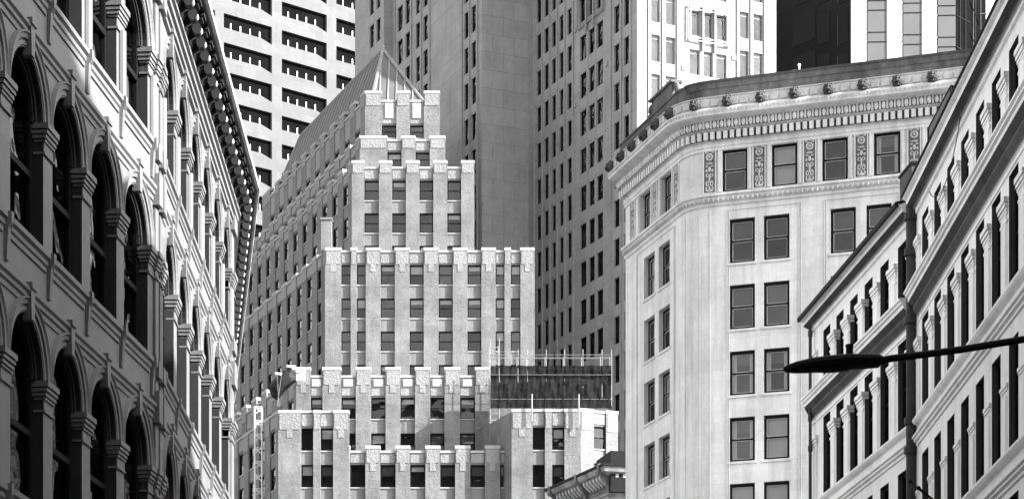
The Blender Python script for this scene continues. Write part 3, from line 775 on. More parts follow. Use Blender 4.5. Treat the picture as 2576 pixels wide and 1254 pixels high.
for W, a in fr_: inst(LION, 'lion_head', W, a, zl+.30, 0, CBp)
# carved candelabra panels between top windows
cp = MB(); hh = topz[1]-topz[0]
def torus(mb, c, R_, r_, m, n=14, k=6, sq=1.):
    for i in range(n):
        t0, t1 = 2*math.pi*i/n, 2*math.pi*(i+1)/n
        for j in range(k):
            p0, p1 = 2*math.pi*j/k, 2*math.pi*(j+1)/k
            f = lambda t, p: (c[0]+(R_+r_*math.cos(p))*math.cos(t), c[1]-r_*math.sin(p), c[2]+sq*(R_+r_*math.cos(p))*math.sin(t))
            mb.face([f(t0, p0), f(t1, p0), f(t1, p1), f(t0, p1)], m)
wv = .40
for a, b_ in ((-wv, -wv+.06), (wv-.06, wv)): cp.box(LOC, a, b_, 0, hh, 0, .08, m)
cp.box(LOC, -wv, wv, hh, hh+.06, 0, .08, m); cp.box(LOC, -wv, wv, -.06, 0, 0, .08, m)
cp.box(LOC, -wv+.06, wv-.06, 0, hh, 0, .01, M['brown'])
lo2 = M['lime_orn']
torus(cp, (0, -.03, hh*.86), .18, .06, lo2); cp.ball((0, -.04, hh*.86), (.09, .07, .09), lo2)
for sg in (-1, 1):
    cp.ball((sg*.2, -.03, hh*.97), (.09, .05, .06), lo2, 6, 5)
    torus(cp, (sg*.12, -.03, hh*.42), .09, .035, lo2); torus(cp, (sg*.13, -.03, hh*.22), .08, .04, lo2, 10, 5, 1.6)
    cp.ball((sg*.16, -.03, hh*.64), (.10, .05, .05), lo2, 6, 5); cp.ball((sg*.18, -.03, hh*.53), (.07, .05, .10), lo2, 6, 5); cp.ball((sg*.2, -.03, hh*.1), (.06, .05, .12), lo2, 6, 5)
cp.ball((0, -.04, hh*.70), (.22, .06, .06), lo2); cp.ball((0, -.04, hh*.56), (.10, .07, .17), lo2); cp.ball((0, -.04, hh*.33), (.06, .06, .22), lo2); cp.ball((0, -.04, hh*.1), (.07, .06, .16), lo2)
cp.ball((0, -.04, .12), (.24, .06, .09), lo2)
CPM = cp.mesh('carved_panel')
for x in (1785, 1910, 2037, 2167, 2300): inst(CPM, 'carved_panel', CF, CF.s_of(x), topz[0]+.02, .0, CBp)
for x in (1593, 1649, 1703): inst(CPM, 'carved_panel', CL, CL.s_of(x), topz[0]+.02, .0, CBp)
for o in opsF[:5]+opsL[-2:]:
    W = CF if o in opsF else CL; a, b_, z0, z1 = o; ac = MB()
    for e0, e1, dd in ((.03, .14, .07), (.14, .24, .11)):
        ac.box(W, a-e1, a-e0, z0, z1+e0, 0, dd, m); ac.box(W, b_+e0, b_+e1, z0, z1+e0, 0, dd, m); ac.box(W, a-e1, b_+e1, z1+e0, z1+e1, 0, dd, m)
    ac.build('architrave', CBp)
lr = MB(); x, y, _ = CF.p(CF.s_of(2013), 0, .3); lr.tube((x, y, ZP), (x, y, ZP+.35), .05, M['sheet'], 6); lr.ball((x, y, ZP+.4), .1, M['sheet']); lr.box(CF, CF.s_of(2013)-.4, CF.s_of(2013)-.15, ZP, ZP+.12, .2, .4, M['sheet']); lr.build('roof_vent', CBp)
add_windows(cwin, CBp)

# ================================================================== CENTRE: stepped art deco building
m = M['deco']; SD = Vector((-.4173, 1)).normalized()
DB = empty('stepped_tower', (-8, 250, 0), 'stepped stone office tower with crenellated setbacks and ribbed pointed roof, in the middle', 'building')
dwin = []
def px_z(py, Y): return H+(HY-py)/F*Y
def px_x(px, Y): return (px-CX)/F*Y
dw = MB(); dt = MB(); dcv = MB()
def facade(W, s0, s1, cols, rows, z0, zp, zc, wh_, pd=.28, blinds=None, sty='deco', carve=1.5, pend=True, rev=.3):
    """recessed window columns between piers. cols [(sa,sb)], rows = window-top heights, zp / zc = tops of piers / columns"""
    ops = [(a, b_, t-wh_, t) for a, b_ in cols for t in rows]
    wall(dw, W, s0, s1, z0, zc-.02, ops, M['deco_spandrel'], -pd, rev)
    eds = [s0]+[v for c in cols for v in c]+[s1]
    for i in range(0, len(eds), 2):
        a, b_ = eds[i], eds[i+1]
        if b_-a < .05: continue
        dw.box(W, a, b_, z0, zp-.32, -pd-.02, 0, m)
        dt.box(W, a-.02, b_+.02, zp-.32, zp, -pd-.35, .03, M['deco_trim'])
        if carve:
            e = min(.12, (b_-a)*.12)
            dcv.box(W, a+e, b_-e, zp-.40-carve, zp-.40, -.05, .04, M['deco_carved'])
            if pend and b_-a > .9: dcv.box(W, (a+b_)/2-.28, (a+b_)/2+.28, zp-.40-carve-.8, zp-.40-carve, -.05, .035, M['deco_carved'])
    for a, b_ in cols:
        dt.box(W, a-.01, b_+.01, zc-.24, zc, -pd-.35, -pd+.16, M['deco_trim'])
        top = max([t for t in rows]+[0])
        if carve and zc-.3-top > .5: dcv.box(W, a+.05, b_-.05, top+.18, zc-.3, -pd-.03, -pd+.08, M['deco_carved'])
        for t in rows:
            dt.box(W, a+.01, b_-.01, t-wh_-.12, t-wh_, -pd-.05, -pd+.08, M['deco_trim'])
            dwin.append((W, (a+b_)/2, t-wh_, b_-a, wh_, -pd-rev*.55, sty if b_-a > 1.2 else 'deco_small', '?' ))
def tier(Y, xl, xr, topy, ctopy, cols, rowpx, z0, side_len, wh_px=50, carve=1.5, extra_rows=0, side_cols=True, xr_ob=None, side_top=None, pitch=3.6, sc0=1.9, side_sty='deco', back=None, pd=.28):
    XL, XR = px_x(xl, Y), px_x(xr, Y); A = Vector((XL, Y)); B = Vector((XR, Y)); W = Wall(A, B)
    rows = [px_z(p, Y) for p in rowpx]; hh_ = wh_px/F*Y
    for k in range(extra_rows): rows.append(rows[-1]-pitch)
    zp, zc = px_z(topy, Y), px_z(ctopy, Y)
    C = [(px_x(a, Y)-XL, px_x(b_, Y)-XL) for a, b_ in cols]
    facade(W, 0, W.L, C, rows, z0, zp, zc, hh_, pd, carve=carve, pend=Y < 255)
    E = A+SD*side_len; WS = Wall(E, A)
    if side_cols:
        n = int((side_len-1.2)/3.75); cc = []
        for i in range(n): c = WS.L-sc0-i*3.75; cc.append((c-.95, c+.95))
        cc = sorted(c for c in cc if c[0] > .3)
        srows = [r for r in rows]
        facade(WS, 0, WS.L, cc, srows, z0, zp, zc, hh_, .13, carve=carve, pend=False, rev=.16)
    else: dw.face([WS.p(0, z0), WS.p(WS.L, z0), WS.p(WS.L, zp-.3), WS.p(0, zp-.3)], m)
    # roof deck, right and back walls
    i_ = -.29
    Bb = B+SD*side_len; zr = min(zc, zp)-.5
    dw.face([(A.x+.1, A.y+.3, zr), (B.x-.05, B.y+.3, zr), (Bb.x-.05, Bb.y, zr), (E.x+.3, E.y, zr)], M['roof'])
    for p, q in ((B, Bb), (Bb, E)): dw.face([(p.x, p.y, z0), (q.x, q.y, z0), (q.x, q.y, zc-.3), (p.x, p.y, zc-.3)], m)
    return W, WS, zp, zc
zbase = 0.
# bottom left wing
tier(228, 700, 878, 1030, 1030.5, [(757, 788), (806, 838)], [1074, 1166], 0, 30, 57, 1.5, 9)
# bottom middle
tier(229.5, 878.5, 1287, 1119, 1131, [(880, 919), (956, 995), (1031, 1070), (1107, 1145), (1183, 1220), (1258, 1286.5)], [1166], 0, 3, 57, 1.3, 9, False)
# bottom right wing and its turned face
tier(228, 1287, 1460, 1027, 1027.5, [(1340, 1371), (1389, 1420)], [1072, 1166], 0, 9, 57, 1.5, 9, False)
A = Vector((px_x(1460, 228), 228)); ud = Vector((2.56, 1)).normalized(); tt = (A.x-(1555-CX)/F*A.y)/((1555-CX)/F*ud.y-ud.x)
Bq = A+ud*tt; WT = Wall(A+ud*.02, Bq); z1 = px_z(1025, 228)
cq = [(WT.s_of(1494), WT.s_of(1525))]
facade(WT, 0, WT.L, cq, [px_z(1072, 229)-3.6*i for i in range(10)], 0, z1, z1-.1, 2.2, .2, carve=1.7, pend=False)
Bz = Bq+Vector((-3, 9)); dw.face([(A.x, A.y+.3, z1-.6), (Bq.x-.1, Bq.y+.1, z1-.6), (Bz.x, Bz.y, z1-.6), (A.x-4, A.y+9, z1-.6)], M['roof'])
dw.face([(Bq.x, Bq.y, 0), (Bz.x, Bz.y, 0), (Bz.x, Bz.y, z1-.3), (Bq.x, Bq.y, z1-.3)], m)
# second tier
tier(236, 745, 1232, 922, 942, [(781, 811), (858, 895), (933, 970), (1007, 1044), (1082, 1118), (1157, 1195)], [997, 1087], 25, 30, 54, 1.4, 4, True)
# penthouse block behind the scaffold
b = MB(); Wp = Wall((px_x(1236, 237), 237), (px_x(1530, 237), 237)); b.box(Wp, 0, Wp.L, 30, px_z(945, 237), -6, 0, M['brown'])
for k in range(6): b.box(Wp, .8+2*k, 1.7+2*k, px_z(1000, 237), px_z(965, 237), 0, .05, M['interior'])
b.build('penthouse', DB)
# main shaft
tier(252, 818, 1345, 622, 628, [(858, 882), (897, 920), (957, 993), (1030, 1066), (1103, 1139), (1176, 1211), (1247, 1269), (1285, 1309)], [664, 748, 831], 30, 48, 50, 1.4, 6)
tier(260, 885, 1193, 403, 418, [(916, 953), (986, 1021), (1055, 1090), (1125, 1160)], [452, 534], 66, 48, 50, 1.0, 2, sc0=2.2)
tier(264, 905, 1120, 341, 349, [(974, 1010), (1045, 1081)], [381], 82, 46, 36, 1.0, 1, sc0=2.4)
W6, WS6, zp6, zc6 = tier(268, 918, 1106, 228, 250, [(960, 997), (1031, 1066)], [313], 84, 41, 32, 1.3, 0, sc0=2.6)
# small turret at the foot of the upper shaft
b = MB(); Wt = Wall((px_x(808, 252.6), 252.6), (px_x(834, 252.6), 252.6)); b.box(Wt, 0, Wt.L, 60, px_z(552, 252.6), -.9, 0, M['deco_spandrel']); b.box(Wt, -.1, Wt.L+.1, px_z(552, 252.6), px_z(547, 252.6), -1, .1, M['deco_spandrel'])
b.build('turret', DB)
dw.build('wall', DB); dt.build('coping', DB); dcv.build('carved_band', DB)
# crenel inset panels
for Y, xs, y0, y1 in ((236, (876, 952, 1026, 1100, 1176, 796), 952, 970), (268, (979, 1048), 258, 296)):
    for x in xs:
        cr = MB(); WW = Wall((px_x(x, Y)-.6, Y), (px_x(x, Y)+.6, Y)); cr.box(WW, .12, 1.08, px_z(y1, Y), px_z(y0, Y), -.22, -.10, M['deco_trim']); cr.build('inset_panel', DB)
# hipped standing seam roof
rf = MB(); r0 = Vector((px_x(963, 274), 274, px_z(125, 274))); rl_ = 29.3*1.0836
r1 = r0+Vector((SD.x, SD.y, 0))*rl_
A3 = W6.p(.6, zc6-.3, -1.0); B3 = W6.p(W6.L-1.6, zc6-.3, -1.0); E3 = Vector(A3)+Vector((SD.x, SD.y, 0))*39.5; G3 = Vector(B3)+Vector((SD.x, SD.y, 0))*39.5
for f in ([A3, B3, r0], [B3, G3, r1, r0], [G3, E3, r1], [E3, A3, r0, r1]): rf.face(f, M['seam_base'])
def seams(mb, f, e0, e1, step):
    e0 = Vector(e0); e1 = Vector(e1); eu = (e1-e0).normalized(); P = [Vector(p) for p in f]
    n = Vector((0, 0, 0))
    for i in range(1, len(P)-1): n += (P[i]-P[0]).cross(P[i+1]-P[0])
    n.normalize()
    if n.z < 0: n = -n
    up = n.cross(eu);
    if up.z < 0: up = -up
    q = [((p-e0).dot(eu), (p-e0).dot(up)) for p in P]; L_ = (e1-e0).length; t = step
    while t < L_:
        ys = []
        for (x0, y0), (x1, y1) in zip(q, q[1:]+q[:1]):
            if (x0-t)*(x1-t) < 0: ys.append(y0+(y1-y0)*(t-x0)/(x1-x0))
        if len(ys) >= 2 and max(ys)-min(ys) > .2:
            a = e0+eu*t+up*min(ys)+n*.03; b2 = e0+eu*t+up*max(ys)+n*.03; mb.tube(a, b2, .10, M['seam_roof'], 4)
        t += step
seams(rf, [A3, B3, r0], A3, B3, .95); seams(rf, [E3, A3, r0, r1], E3, A3, 1.5)
for p, q in ((A3, r0), (B3, r0), (r0, r1), (E3, r1)): rf.tube(p, q, .22, M['seam_roof'], 6)
rf.tube(r0, r0+Vector((0, 0, .5)), .25, M['seam_roof'], 6); rf.build('roof', DB)
add_windows(dwin, DB)

# ================================================================== stone tower with stepped plan
m = M['granite']; GT = empty('granite_tower', (10, 290, 0), 'tall grey stone tower with shaded flank and bright sunlit face, behind the pointed roof', 'building')
lu = Vector((-.453, 1)).normalized(); ru = Vector((2.209, 1)).normalized()
C0 = Vector((14., 262.)); C1 = C0+ru*18.0
def hit(P, u, px): k = (px-CX)/F; return P+u*((k*P.y-P.x)/(u.x-k*u.y))
J = hit(C0, lu, 1330)
def back_hit(J, u, px):  # point B on line J - t*ru seen at px
    return hit(J, -ru, px)
Bc = back_hit(J, ru, 1212); J2 = hit(Bc, lu, 986); Ac = back_hit(J2, ru, 966); Ae = Ac+lu*11
WC = Wall(J, C0); WR = Wall(C0, C1); WB = Wall(J2, Bc); WBr = Wall(Bc, J); WA = Wall(Ae, Ac); WAr = Wall(Ac, J2)
ZTOP = 150.; gw = MB(); gwin = []; rb = MB(); orn = MB()
z00 = 103.6; PT = 4.42; rowsG = [z00+PT*k for k in range(-16, 9)]
def gface(W, cols, hs, pd=0, lit=False):
    ops = []
    for (a, b_), (h_, dz) in zip(cols, hs):
        sa, sb = W.s_of(a), W.s_of(b_)
        if sb < sa: sa, sb = sb, sa
        for z in rowsG:
            ops.append((sa, sb, z+dz-h_, z+dz)); gwin.append((W, (sa+sb)/2, z+dz-h_, sb-sa, h_, -.26, 'granite_lit' if lit else 'granite', 'fulldark' if lit else None))
    wall(gw, W, 0, W.L, 0, ZTOP, ops, m, 0, .38)
    return ops
nar = (3.0, 0.)
colsC = [(1350, 1361), (1369, 1380), (1388, 1398), (1407, 1417), (1427, 1438), (1459, 1475), (1481, 1496), (1501, 1517), (1545, 1558), (1570, 1582)]
gface(WC, colsC, [nar]*5+[(2.9, 0)]*3+[(3.1, .3)]*2)
gface(WR, [(1638, 1660), (1675, 1698), (1734, 1760), (1770, 1792), (1801, 1828), (1861, 1883), (1895, 1918)], [(3.0, 0)]*2+[(2.8, -.9)]*3+[(3.0, 0)]*2, lit=True)
gface(WB, [(1000, 1013), (1020, 1031), (1046, 1056), (1065, 1076), (1168, 1178), (1186, 1197)], [(3.2, 0)]*6)
gface(WA, [(930, 941), (947, 957)], [(3.0, 0)]*2)
for W in (WBr, WAr): wall(gw, W, 0, W.L, 0, ZTOP, [], m)
# ribs and sills
for W, xs in ((WC, (1345, 1365, 1384, 1402.5, 1422, 1443, 1538, 1564, 1588)), (WR, (1632, 1667, 1704, 1855, 1889, 1923)), (WB, (995, 1036, 1061, 1082, 1163, 1182, 1202))):
    for x in xs:
        a = W.s_of(x); rb.box(W, a-.12, a+.12, 0, ZTOP, 0, .16, m)
for W, a0, a1 in ((WC, 1456, 1520), (WR, 1731, 1831)):
    for x in ((1478, 1498.5) if W is WC else (1765, 1796.5)):
        a = W.s_of(x); rb.box(W, a-.16, a+.16, 0, ZTOP, 0, .06, m)
rb.build('rib', GT)
for W, (x0, x1), zt in ((WC, (1459, 1517), z00+2*PT), (WR, (1734, 1828), z00-.9+PT)):
    a, b_ = W.s_of(x0)-.35, W.s_of(x1)+.35
    for k in range(0, 2):
        tr = MB(); zz = zt+(k*4*PT); z0, z1 = zz-3.5, zz+.5
        for d0, d1, e in ((0, .25, 0), (0, .2, .35)):
            tr.box(W, a+e, b_-e, z1-e-.12, z1-e, .17, d1+.05, m); tr.box(W, a+e, b_-e, z0+e, z0+e+.12, .17, d1+.05, m)
            tr.box(W, a+e, a+e+.12, z0, z1, .17, d1+.06, m); tr.box(W, b_-e-.12, b_-e, z0, z1, .17, d1+.06, m)
        for f in (.36, .64): tr.box(W, a+(b_-a)*f-.1, a+(b_-a)*f+.1, z0-.9, z1, .14, .34, m)
        tr.build('ornamental_frame', GT)
for W, xs in ((WC, (1448, 1527)), (WR, (1719, 1846))):
    for x in xs:
        a = W.s_of(x)
        for k in (-1, 1, 3, 5): zz = z00+PT*k+ (1. if x in (1448, 1719) else 3.1); bs = MB(); bs.box(W, a-.25, a+.25, zz, zz+.55, 0, .12, m); bs.build('boss', GT)
bkp = [C1, C1+Vector((-6, 38)), Vector((6, 322)), Ae+Vector((3, 3)), Ae]
for p, q in zip(bkp, bkp[1:]): gw.face([(p.x, p.y, 0), (q.x, q.y, 0), (q.x, q.y, ZTOP), (p.x, p.y, ZTOP)], m)
gw.face([(p.x, p.y, ZTOP) for p in [J, C0]+bkp[:]+[Ac, J2, Bc]], M['roof'])
gw.build('wall', GT); add_windows(gwin, GT)

# ================================================================== pale ribbon window tower behind, left
m = M['tower_white']; WTt = empty('ribbon_window_tower', (-35, 360, 0), 'white high rise with long dark ribbon windows behind the bracketed eaves', 'building')
W = Wall((-44.9-.5543*3.5, 348.6-3.5), (-44.9+1.343*22, 348.6+22))
s530 = W.s_of(530)
z141 = W.z_of(33, W.s_of(563)); pit = 4.32
xs = [(478, 541), (563, 684), (709, 822), (846, 964), (985, 1100)]
tw = MB(); MW = MB(); k0 = -15
tb = MB(); wwin = []
# piers
eds = [0]+[v for a, b_ in xs for v in (W.s_of(a), W.s_of(b_))]+[W.L]
ztop = 172
eds = [min(max(e, 0), W.L) for e in eds]
for i in range(0, len(eds), 2): wall(tw, W, eds[i], eds[i+1], 0, ztop, [], m)
wmesh = {}
for j, (a, b_) in enumerate(xs):
    sa, sb = max(W.s_of(a), 0), min(W.s_of(b_), W.L)
    if sb-sa < 1: continue
    rows = [z141+pit*k for k in range(-14, 7)]
    for zt in rows:
        # spandrel with a splayed end under each opening
        zb_ = zt-2.15; zn = zt-pit
        q = W.p; Ls = sb-sa; xk = sa+Ls*.78
        poly = [(sa, zn), (sb, zn), (sb, zb_-.55), (xk, zb_), (sa, zb_)]
        tw.face([q(x, z) for x, z in poly], m, poly)
        tw.face([q(sa, zn), q(sb, zn), q(sb, zn, -.55), q(sa, zn, -.55)], m)
        tw.face([q(sa, zb_), q(xk, zb_), q(xk, zb_, -.55), q(sa, zb_, -.55)], m); tw.face([q(xk, zb_), q(sb, zb_-.55), q(sb, zb_-.55, -.55), q(xk, zb_, -.55)], m)
        tw.face([q(sb, zb_-.55), q(sb, zt), q(sb, zt, -.55), q(sb, zb_-.55, -.55)], m)
        tw.face([q(sa, zb_), q(sa, zt), q(sa, zt, -.55), q(sa, zb_, -.55)], m)
        y = W.p(sa, 0)[1]; py = HY-F*(zt-H)/y
        f = MB(); f.face([q(x, z, -.5) for x, z in ((sa, zb_-.7), (sb, zb_-.7), (sb, zt), (sa, zt))], M['void'])
        if -120 < py < 1300 and j < 4:
            o = f.build('window', WTt)
            for fr2 in (.17, .37, .57, .77):
                pz = MB(); x = sa+Ls*fr2; pz.box(W, x-.08, x+.08, zb_-.3 if fr2 > .7 else zb_, zb_+1.05, -.48, -.36, M['sheet'])
                c = pz.build('mullion', WTt); c.parent = o
        else:
            base = len(tb.v); tb.v += f.v; tb.f += [tuple(k+base for k in fc) for fc in f.f]; tb.uv += f.uv; tb.mi += [tb.mat(f.mats[0])]*len(f.f)
o = tb.build('window', WTt); o['kind'] = 'stuff'
q0, q1 = W.p(0, 0), W.p(W.L, 0); n_ = W.n
for (p, q_) in (((q0[0], q0[1]), (q0[0]-n_.x*25, q0[1]-n_.y*25)), ((q1[0], q1[1]), (q1[0]-n_.x*25, q1[1]-n_.y*25)), ((q0[0]-n_.x*25, q0[1]-n_.y*25), (q1[0]-n_.x*25, q1[1]-n_.y*25))):
    tw.face([(p[0], p[1], 0), (q_[0], q_[1], 0), (q_[0], q_[1], ztop), (p[0], p[1], ztop)], m)
tw.face([W.p(0, ztop), W.p(W.L, ztop), W.p(W.L, ztop, -25), W.p(0, ztop, -25)], M['roof'])
tw.build('wall', WTt)

# ================================================================== glass tower, upper right
GG = empty('glass_tower', (60, 360, 0), 'folded glass tower with one black flank and pale alternating panels, behind the corner building', 'building')
Yg = 350.; G0 = Vector((px_x(2140, Yg), Yg)); ul = Vector((-.80, 1)).normalized(); Gd = hit(G0, ul, 1940)
ZG = 175.; gd = MB(); W = Wall(Gd, G0)
gd.face([W.p(0, 0), W.p(W.L, 0), W.p(W.L, ZG), W.p(0, ZG)], M['curtain_black']); gd.build('black_curtain_wall', GG)
pn = MB()
for x0, x1 in ((1994, 2052), (2057, 2088), (2108, 2134)):
    a, b_ = W.s_of(x0), W.s_of(x1)
    for k in range(-1, 6):
        z1 = W.z_of(40, (a+b_)/2)+k*6.2-12; pn.box(W, a, b_, z1-4.6, z1, 0, .05, M['dark_metal'])
        pn.box(W, a-.12, a, z1-4.6, z1, 0, .06, M['pipe']) if x0 > 2060 else None
pn.build('dark_pane', GG)
folds = [2140, 2181, 2230, 2271, 2318, 2358, 2404]
pts = [G0]; P = G0.copy(); white = True
uw = Vector((2.4, 1)).normalized(); ug = Vector((10, -.4)).normalized()
for x in folds[1:]:
    P = hit(P, uw if white else ug, x); pts.append(P.copy()); white = not white
wp_, gp_, ml = MB(), MB(), MB()
for i, (p, q) in enumerate(zip(pts, pts[1:])):
    Wq = Wall(p, q); t = wp_ if i % 2 == 0 else gp_
    t.face([Wq.p(0, 0), Wq.p(Wq.L, 0), Wq.p(Wq.L, ZG), Wq.p(0, ZG)], M['panel_white'] if i % 2 == 0 else M['panel_grey'])
    ml.box(Wq, -.07, .07, 0, ZG, -.05, .06, M['mullion'])
    for k in range(-26, 6):
        z0 = px_z(100, 350)+k*4.75
        for dz in (0, 1.45):
            if dz == 0 and i % 2 == 0 and False: continue
            ml.box(Wq, 0, Wq.L, z0+dz, z0+dz+.12, .01, .05, M['mullion'] if i % 2 else M['frame_grey'])
wp_.build('white_panel', GG); gp_.build('grey_panel', GG); ml.build('mullion_grid', GG)
D0 = pts[-1]; D1 = hit(D0, Vector((.5, 1)).normalized(), 2480); Wd = Wall(D0, D1)
dd = MB(); dd.face([Wd.p(0, 0), Wd.p(Wd.L, 0), Wd.p(Wd.L, ZG), Wd.p(0, ZG)], M['void'])
for k in range(-3, 8):
    z0 = px_z(100, 350)+k*4.75
    for a, b_ in ((0, .45), (.45, .75), (.75, 1)):
        s_ = 1.6 if a != .45 else -1.6
        dd.tube(Wd.p(Wd.L*a, z0, .1), Wd.p(Wd.L*b_, z0+s_, .1), .10, M['mullion'], 4)
for a in (.12, .3, .55, .62, .8): dd.box(Wd, Wd.L*a, Wd.L*a+.25, 0, ZG, .02, .12, M['pipe'] if a in (.55, .8) else M['dark_metal'])
dd.build('recessed_curtain_wall', GG)
D2 = hit(D1, uw, 2600); We = Wall(D1, D2); dd = MB(); dd.face([We.p(0, 0), We.p(We.L, 0), We.p(We.L, ZG), We.p(0, ZG)], M['panel_white']); dd.build('white_panel', GG)
dd = MB(); pl_ = [Gd]+pts+[D1, D2, Vector((D2.x, 400)), Vector((Gd.x, 400))]
dd.face([(p.x, p.y, ZG) for p in pl_], M['roof'])
for p, q in ((D2, pl_[-2]), (pl_[-2], pl_[-1]), (pl_[-1], Gd)): dd.face([(p.x, p.y, 0), (q.x, q.y, 0), (q.x, q.y, ZG), (p.x, p.y, ZG)], M['curtain_black'])
dd.build('roof', GG)

# ================================================================== little corniced building, bottom
m = M['brown_lt']; SB = empty('brownstone_building', (9, 178, 0), 'small weathered building with bracketed dark cornice at the foot of the limestone building', 'building')
S1 = Vector((px_x(1535, 170), 170)); su = Vector((-.42, 1)).normalized(); S0 = hit(S1, su, 1408); W = Wall(S0, S1); ztp = px_z(1172, 170)
sb_ = MB(); ops = []; swin = []
for x0, x1 in ((1437, 1453), (1492, 1506), (1518, 1530)):
    a, b_ = W.s_of(x0), W.s_of(x1)
    for k in range(6): ops.append((a, b_, ztp-5.3-3.6*k, ztp-3.0-3.6*k)); swin.append((W, (a+b_)/2, ztp-5.3-3.6*k, b_-a, 2.3, -.2, 'cast', None))
wall(sb_, W, 0, W.L, 0, ztp-.3, ops, m, 0, .3)
Se = S1+Vector((12, 3)); Sf = S0+Vector((14, 9))
for p, q in ((S1, Se), (Se, Sf), (Sf, S0)): sb_.face([(p.x, p.y, 0), (q.x, q.y, 0), (q.x, q.y, ztp-.3), (p.x, p.y, ztp-.3)], m)
sb_.face([(p.x, p.y, ztp-.35) for p in (S0, S1, Se, Sf)], M['roof']); sb_.build('wall', SB)
b = MB(); sweep(b, [Sf, S0, S1, Se], [(0, ztp-2.1), (.12, ztp-2.0), (.12, ztp-1.85), (0, ztp-1.8), (0, ztp-.75), (.3, ztp-.7), (.75, ztp-.5), (.85, ztp-.25), (.9, ztp-.1), (.9, ztp), (0, ztp+.1)], m); b.build('cornice', SB)
b = MB(); sweep(b, [Sf, S0, S1, Se], [(.91, ztp-.16), (.96, ztp-.14), (.96, ztp+.04), (.2, ztp+.18)], M['black_roof']); b.build('roof_edge', SB)
bk_ = MB()
for W_, a in along([Sf, S0, S1, Se], .55, .0, .2): bk_.wprof(W_, a-.11, a+.11, [(0, ztp-1.3), (.5, ztp-.85), (.55, ztp-.62), (0, ztp-.62)], M['lime_orn'])
bk_.build('bracket_course', SB)
b = MB(); sweep(b, [Sf, S0, S1, Se], [(.003, ztp-1.5), (.006, ztp-1.45), (.006, ztp-.8)], M['stain_shade'], False); b.build('frieze', SB)  # dark strip filling the gaps between the brackets
for a in (0.15, W.L*.55, W.L-.05):
    b = MB(); b.wprof(W, a-.16, a+.16, [(0, ztp-2.2), (.15, ztp-2.1), (.2, ztp-1.5), (.6, ztp-.8), (.98, ztp-.5), (.98, ztp+.12), (0, ztp+.2)], M['brown']); b.build('console', SB)
b = MB(); b.box(Wall(S1, Se), .1, 6, ztp+.1, ztp+1.2, -4, -.2, M['black_roof']); b.box(Wall(S1, Se), -.1, 6, ztp-1.9, ztp+.1, .05, .5, M['black_roof']); b.build('dark_bulkhead', SB)
add_windows(swin, SB)

# ================================================================== scaffold on the setback
SCF = empty('scaffold', (3.5, 234, px_z(1030, 234)), 'tube scaffold wrapped in dark netting on the roof setback right of the crenellated parapet', 'scaffold')
Y = 233.4; zD = px_z(944, Y); zT = px_z(885, Y); zB = px_z(1118, Y)
xs_ = [1233, 1256, 1303, 1327, 1374, 1420, 1466, 1514, 1538]
for i, x in enumerate(xs_):
    b = MB(); zt = px_z(852, Y) if i < 2 else px_z(880, Y); zb = px_z(1112, Y) if i < 2 else px_z(1022, Y)
    b.tube((px_x(x, Y), Y-.3, zb), (px_x(x, Y), Y-.3, zt), .035, M['steel'], 8)
    b.tube((px_x(x, Y)-.12, Y+1.1, zb), (px_x(x, Y)-.12, Y+1.1, zt-.4), .035, M['steel'], 8); b.build('pole', SCF)
b = MB()
for yy in (894, 901, 944, 1005): b.tube((px_x(1233, Y), Y-.36, px_z(yy, Y)), (px_x(1538, Y), Y-.36, px_z(yy, Y)), .022, M['steel'], 6)
for yy in (894, 920): b.tube((px_x(1233, Y), Y+1.1, px_z(yy, Y)), (px_x(1538, Y), Y+1.1, px_z(yy, Y)), .022, M['steel'], 6)
for k in range(5): b.tube((px_x(1233, Y), Y-.34, px_z(1112-18*k, Y)), (px_x(1256, Y), Y-.34, px_z(1112-18*k, Y)), .035, M['steel'], 6)
for k in range(3): b.tube((px_x(1233, Y), Y-.34, px_z(915-20*k, Y)), (px_x(1256, Y), Y-.34, px_z(915-20*k, Y)), .035, M['steel'], 6)
b.tube((px_x(1256, Y), Y-.3, px_z(1075, Y)), (px_x(1285, Y), Y+.3, px_z(1035, Y)), .05, M['steel'], 6)
b.build('rail', SCF)
b = MB(); Wn = Wall((px_x(1234, Y), Y-.3), (px_x(1538, Y), Y-.3))
b.box(Wn, 0, Wn.L, zD-.05, zD+.05, -1.5, -.02, M['brown']); b.build('deck', SCF)
b = MB(); n = 40; m1 = 6
def np_(i, j): 
    a = Wn.L*i/n; z = px_z(1028, Y)+(px_z(921, Y)-px_z(1028, Y))*j/m1
    return Wn.p(a, z-(.03*math.sin(i*1.1) if j == m1 else 0), .05+.05*math.sin(i*2.1+j))
for i in range(n):
    for j in range(m1): b.face([np_(i, j), np_(i+1, j), np_(i+1, j+1), np_(i, j+1)], M['net'])
e0, e1 = Wn.p(Wn.L, 0), Wn.p(Wn.L, 0, -1.6)
b.face([(e0[0], e0[1], px_z(1028, Y)), (e1[0], e1[1], px_z(1028, Y)), (e1[0], e1[1], px_z(921, Y)), (e0[0], e0[1], px_z(921, Y))], M['net'])
b.build('netting', SCF)
for x, y0 in ((1338, 1060), (1456, 1068)):
    b = MB(); yy = 227.7; b.tube((px_x(x, yy), yy, px_z(y0, yy)), (px_x(x, yy), yy, px_z(990, yy)), .07, M['steel'], 8)
    tag(b.build('davit_post'), 'white steel post on the %s parapet of the right wing' % ('left part of the' if x < 1400 else 'right end of the'), 'post', 'posts on the wing parapet')

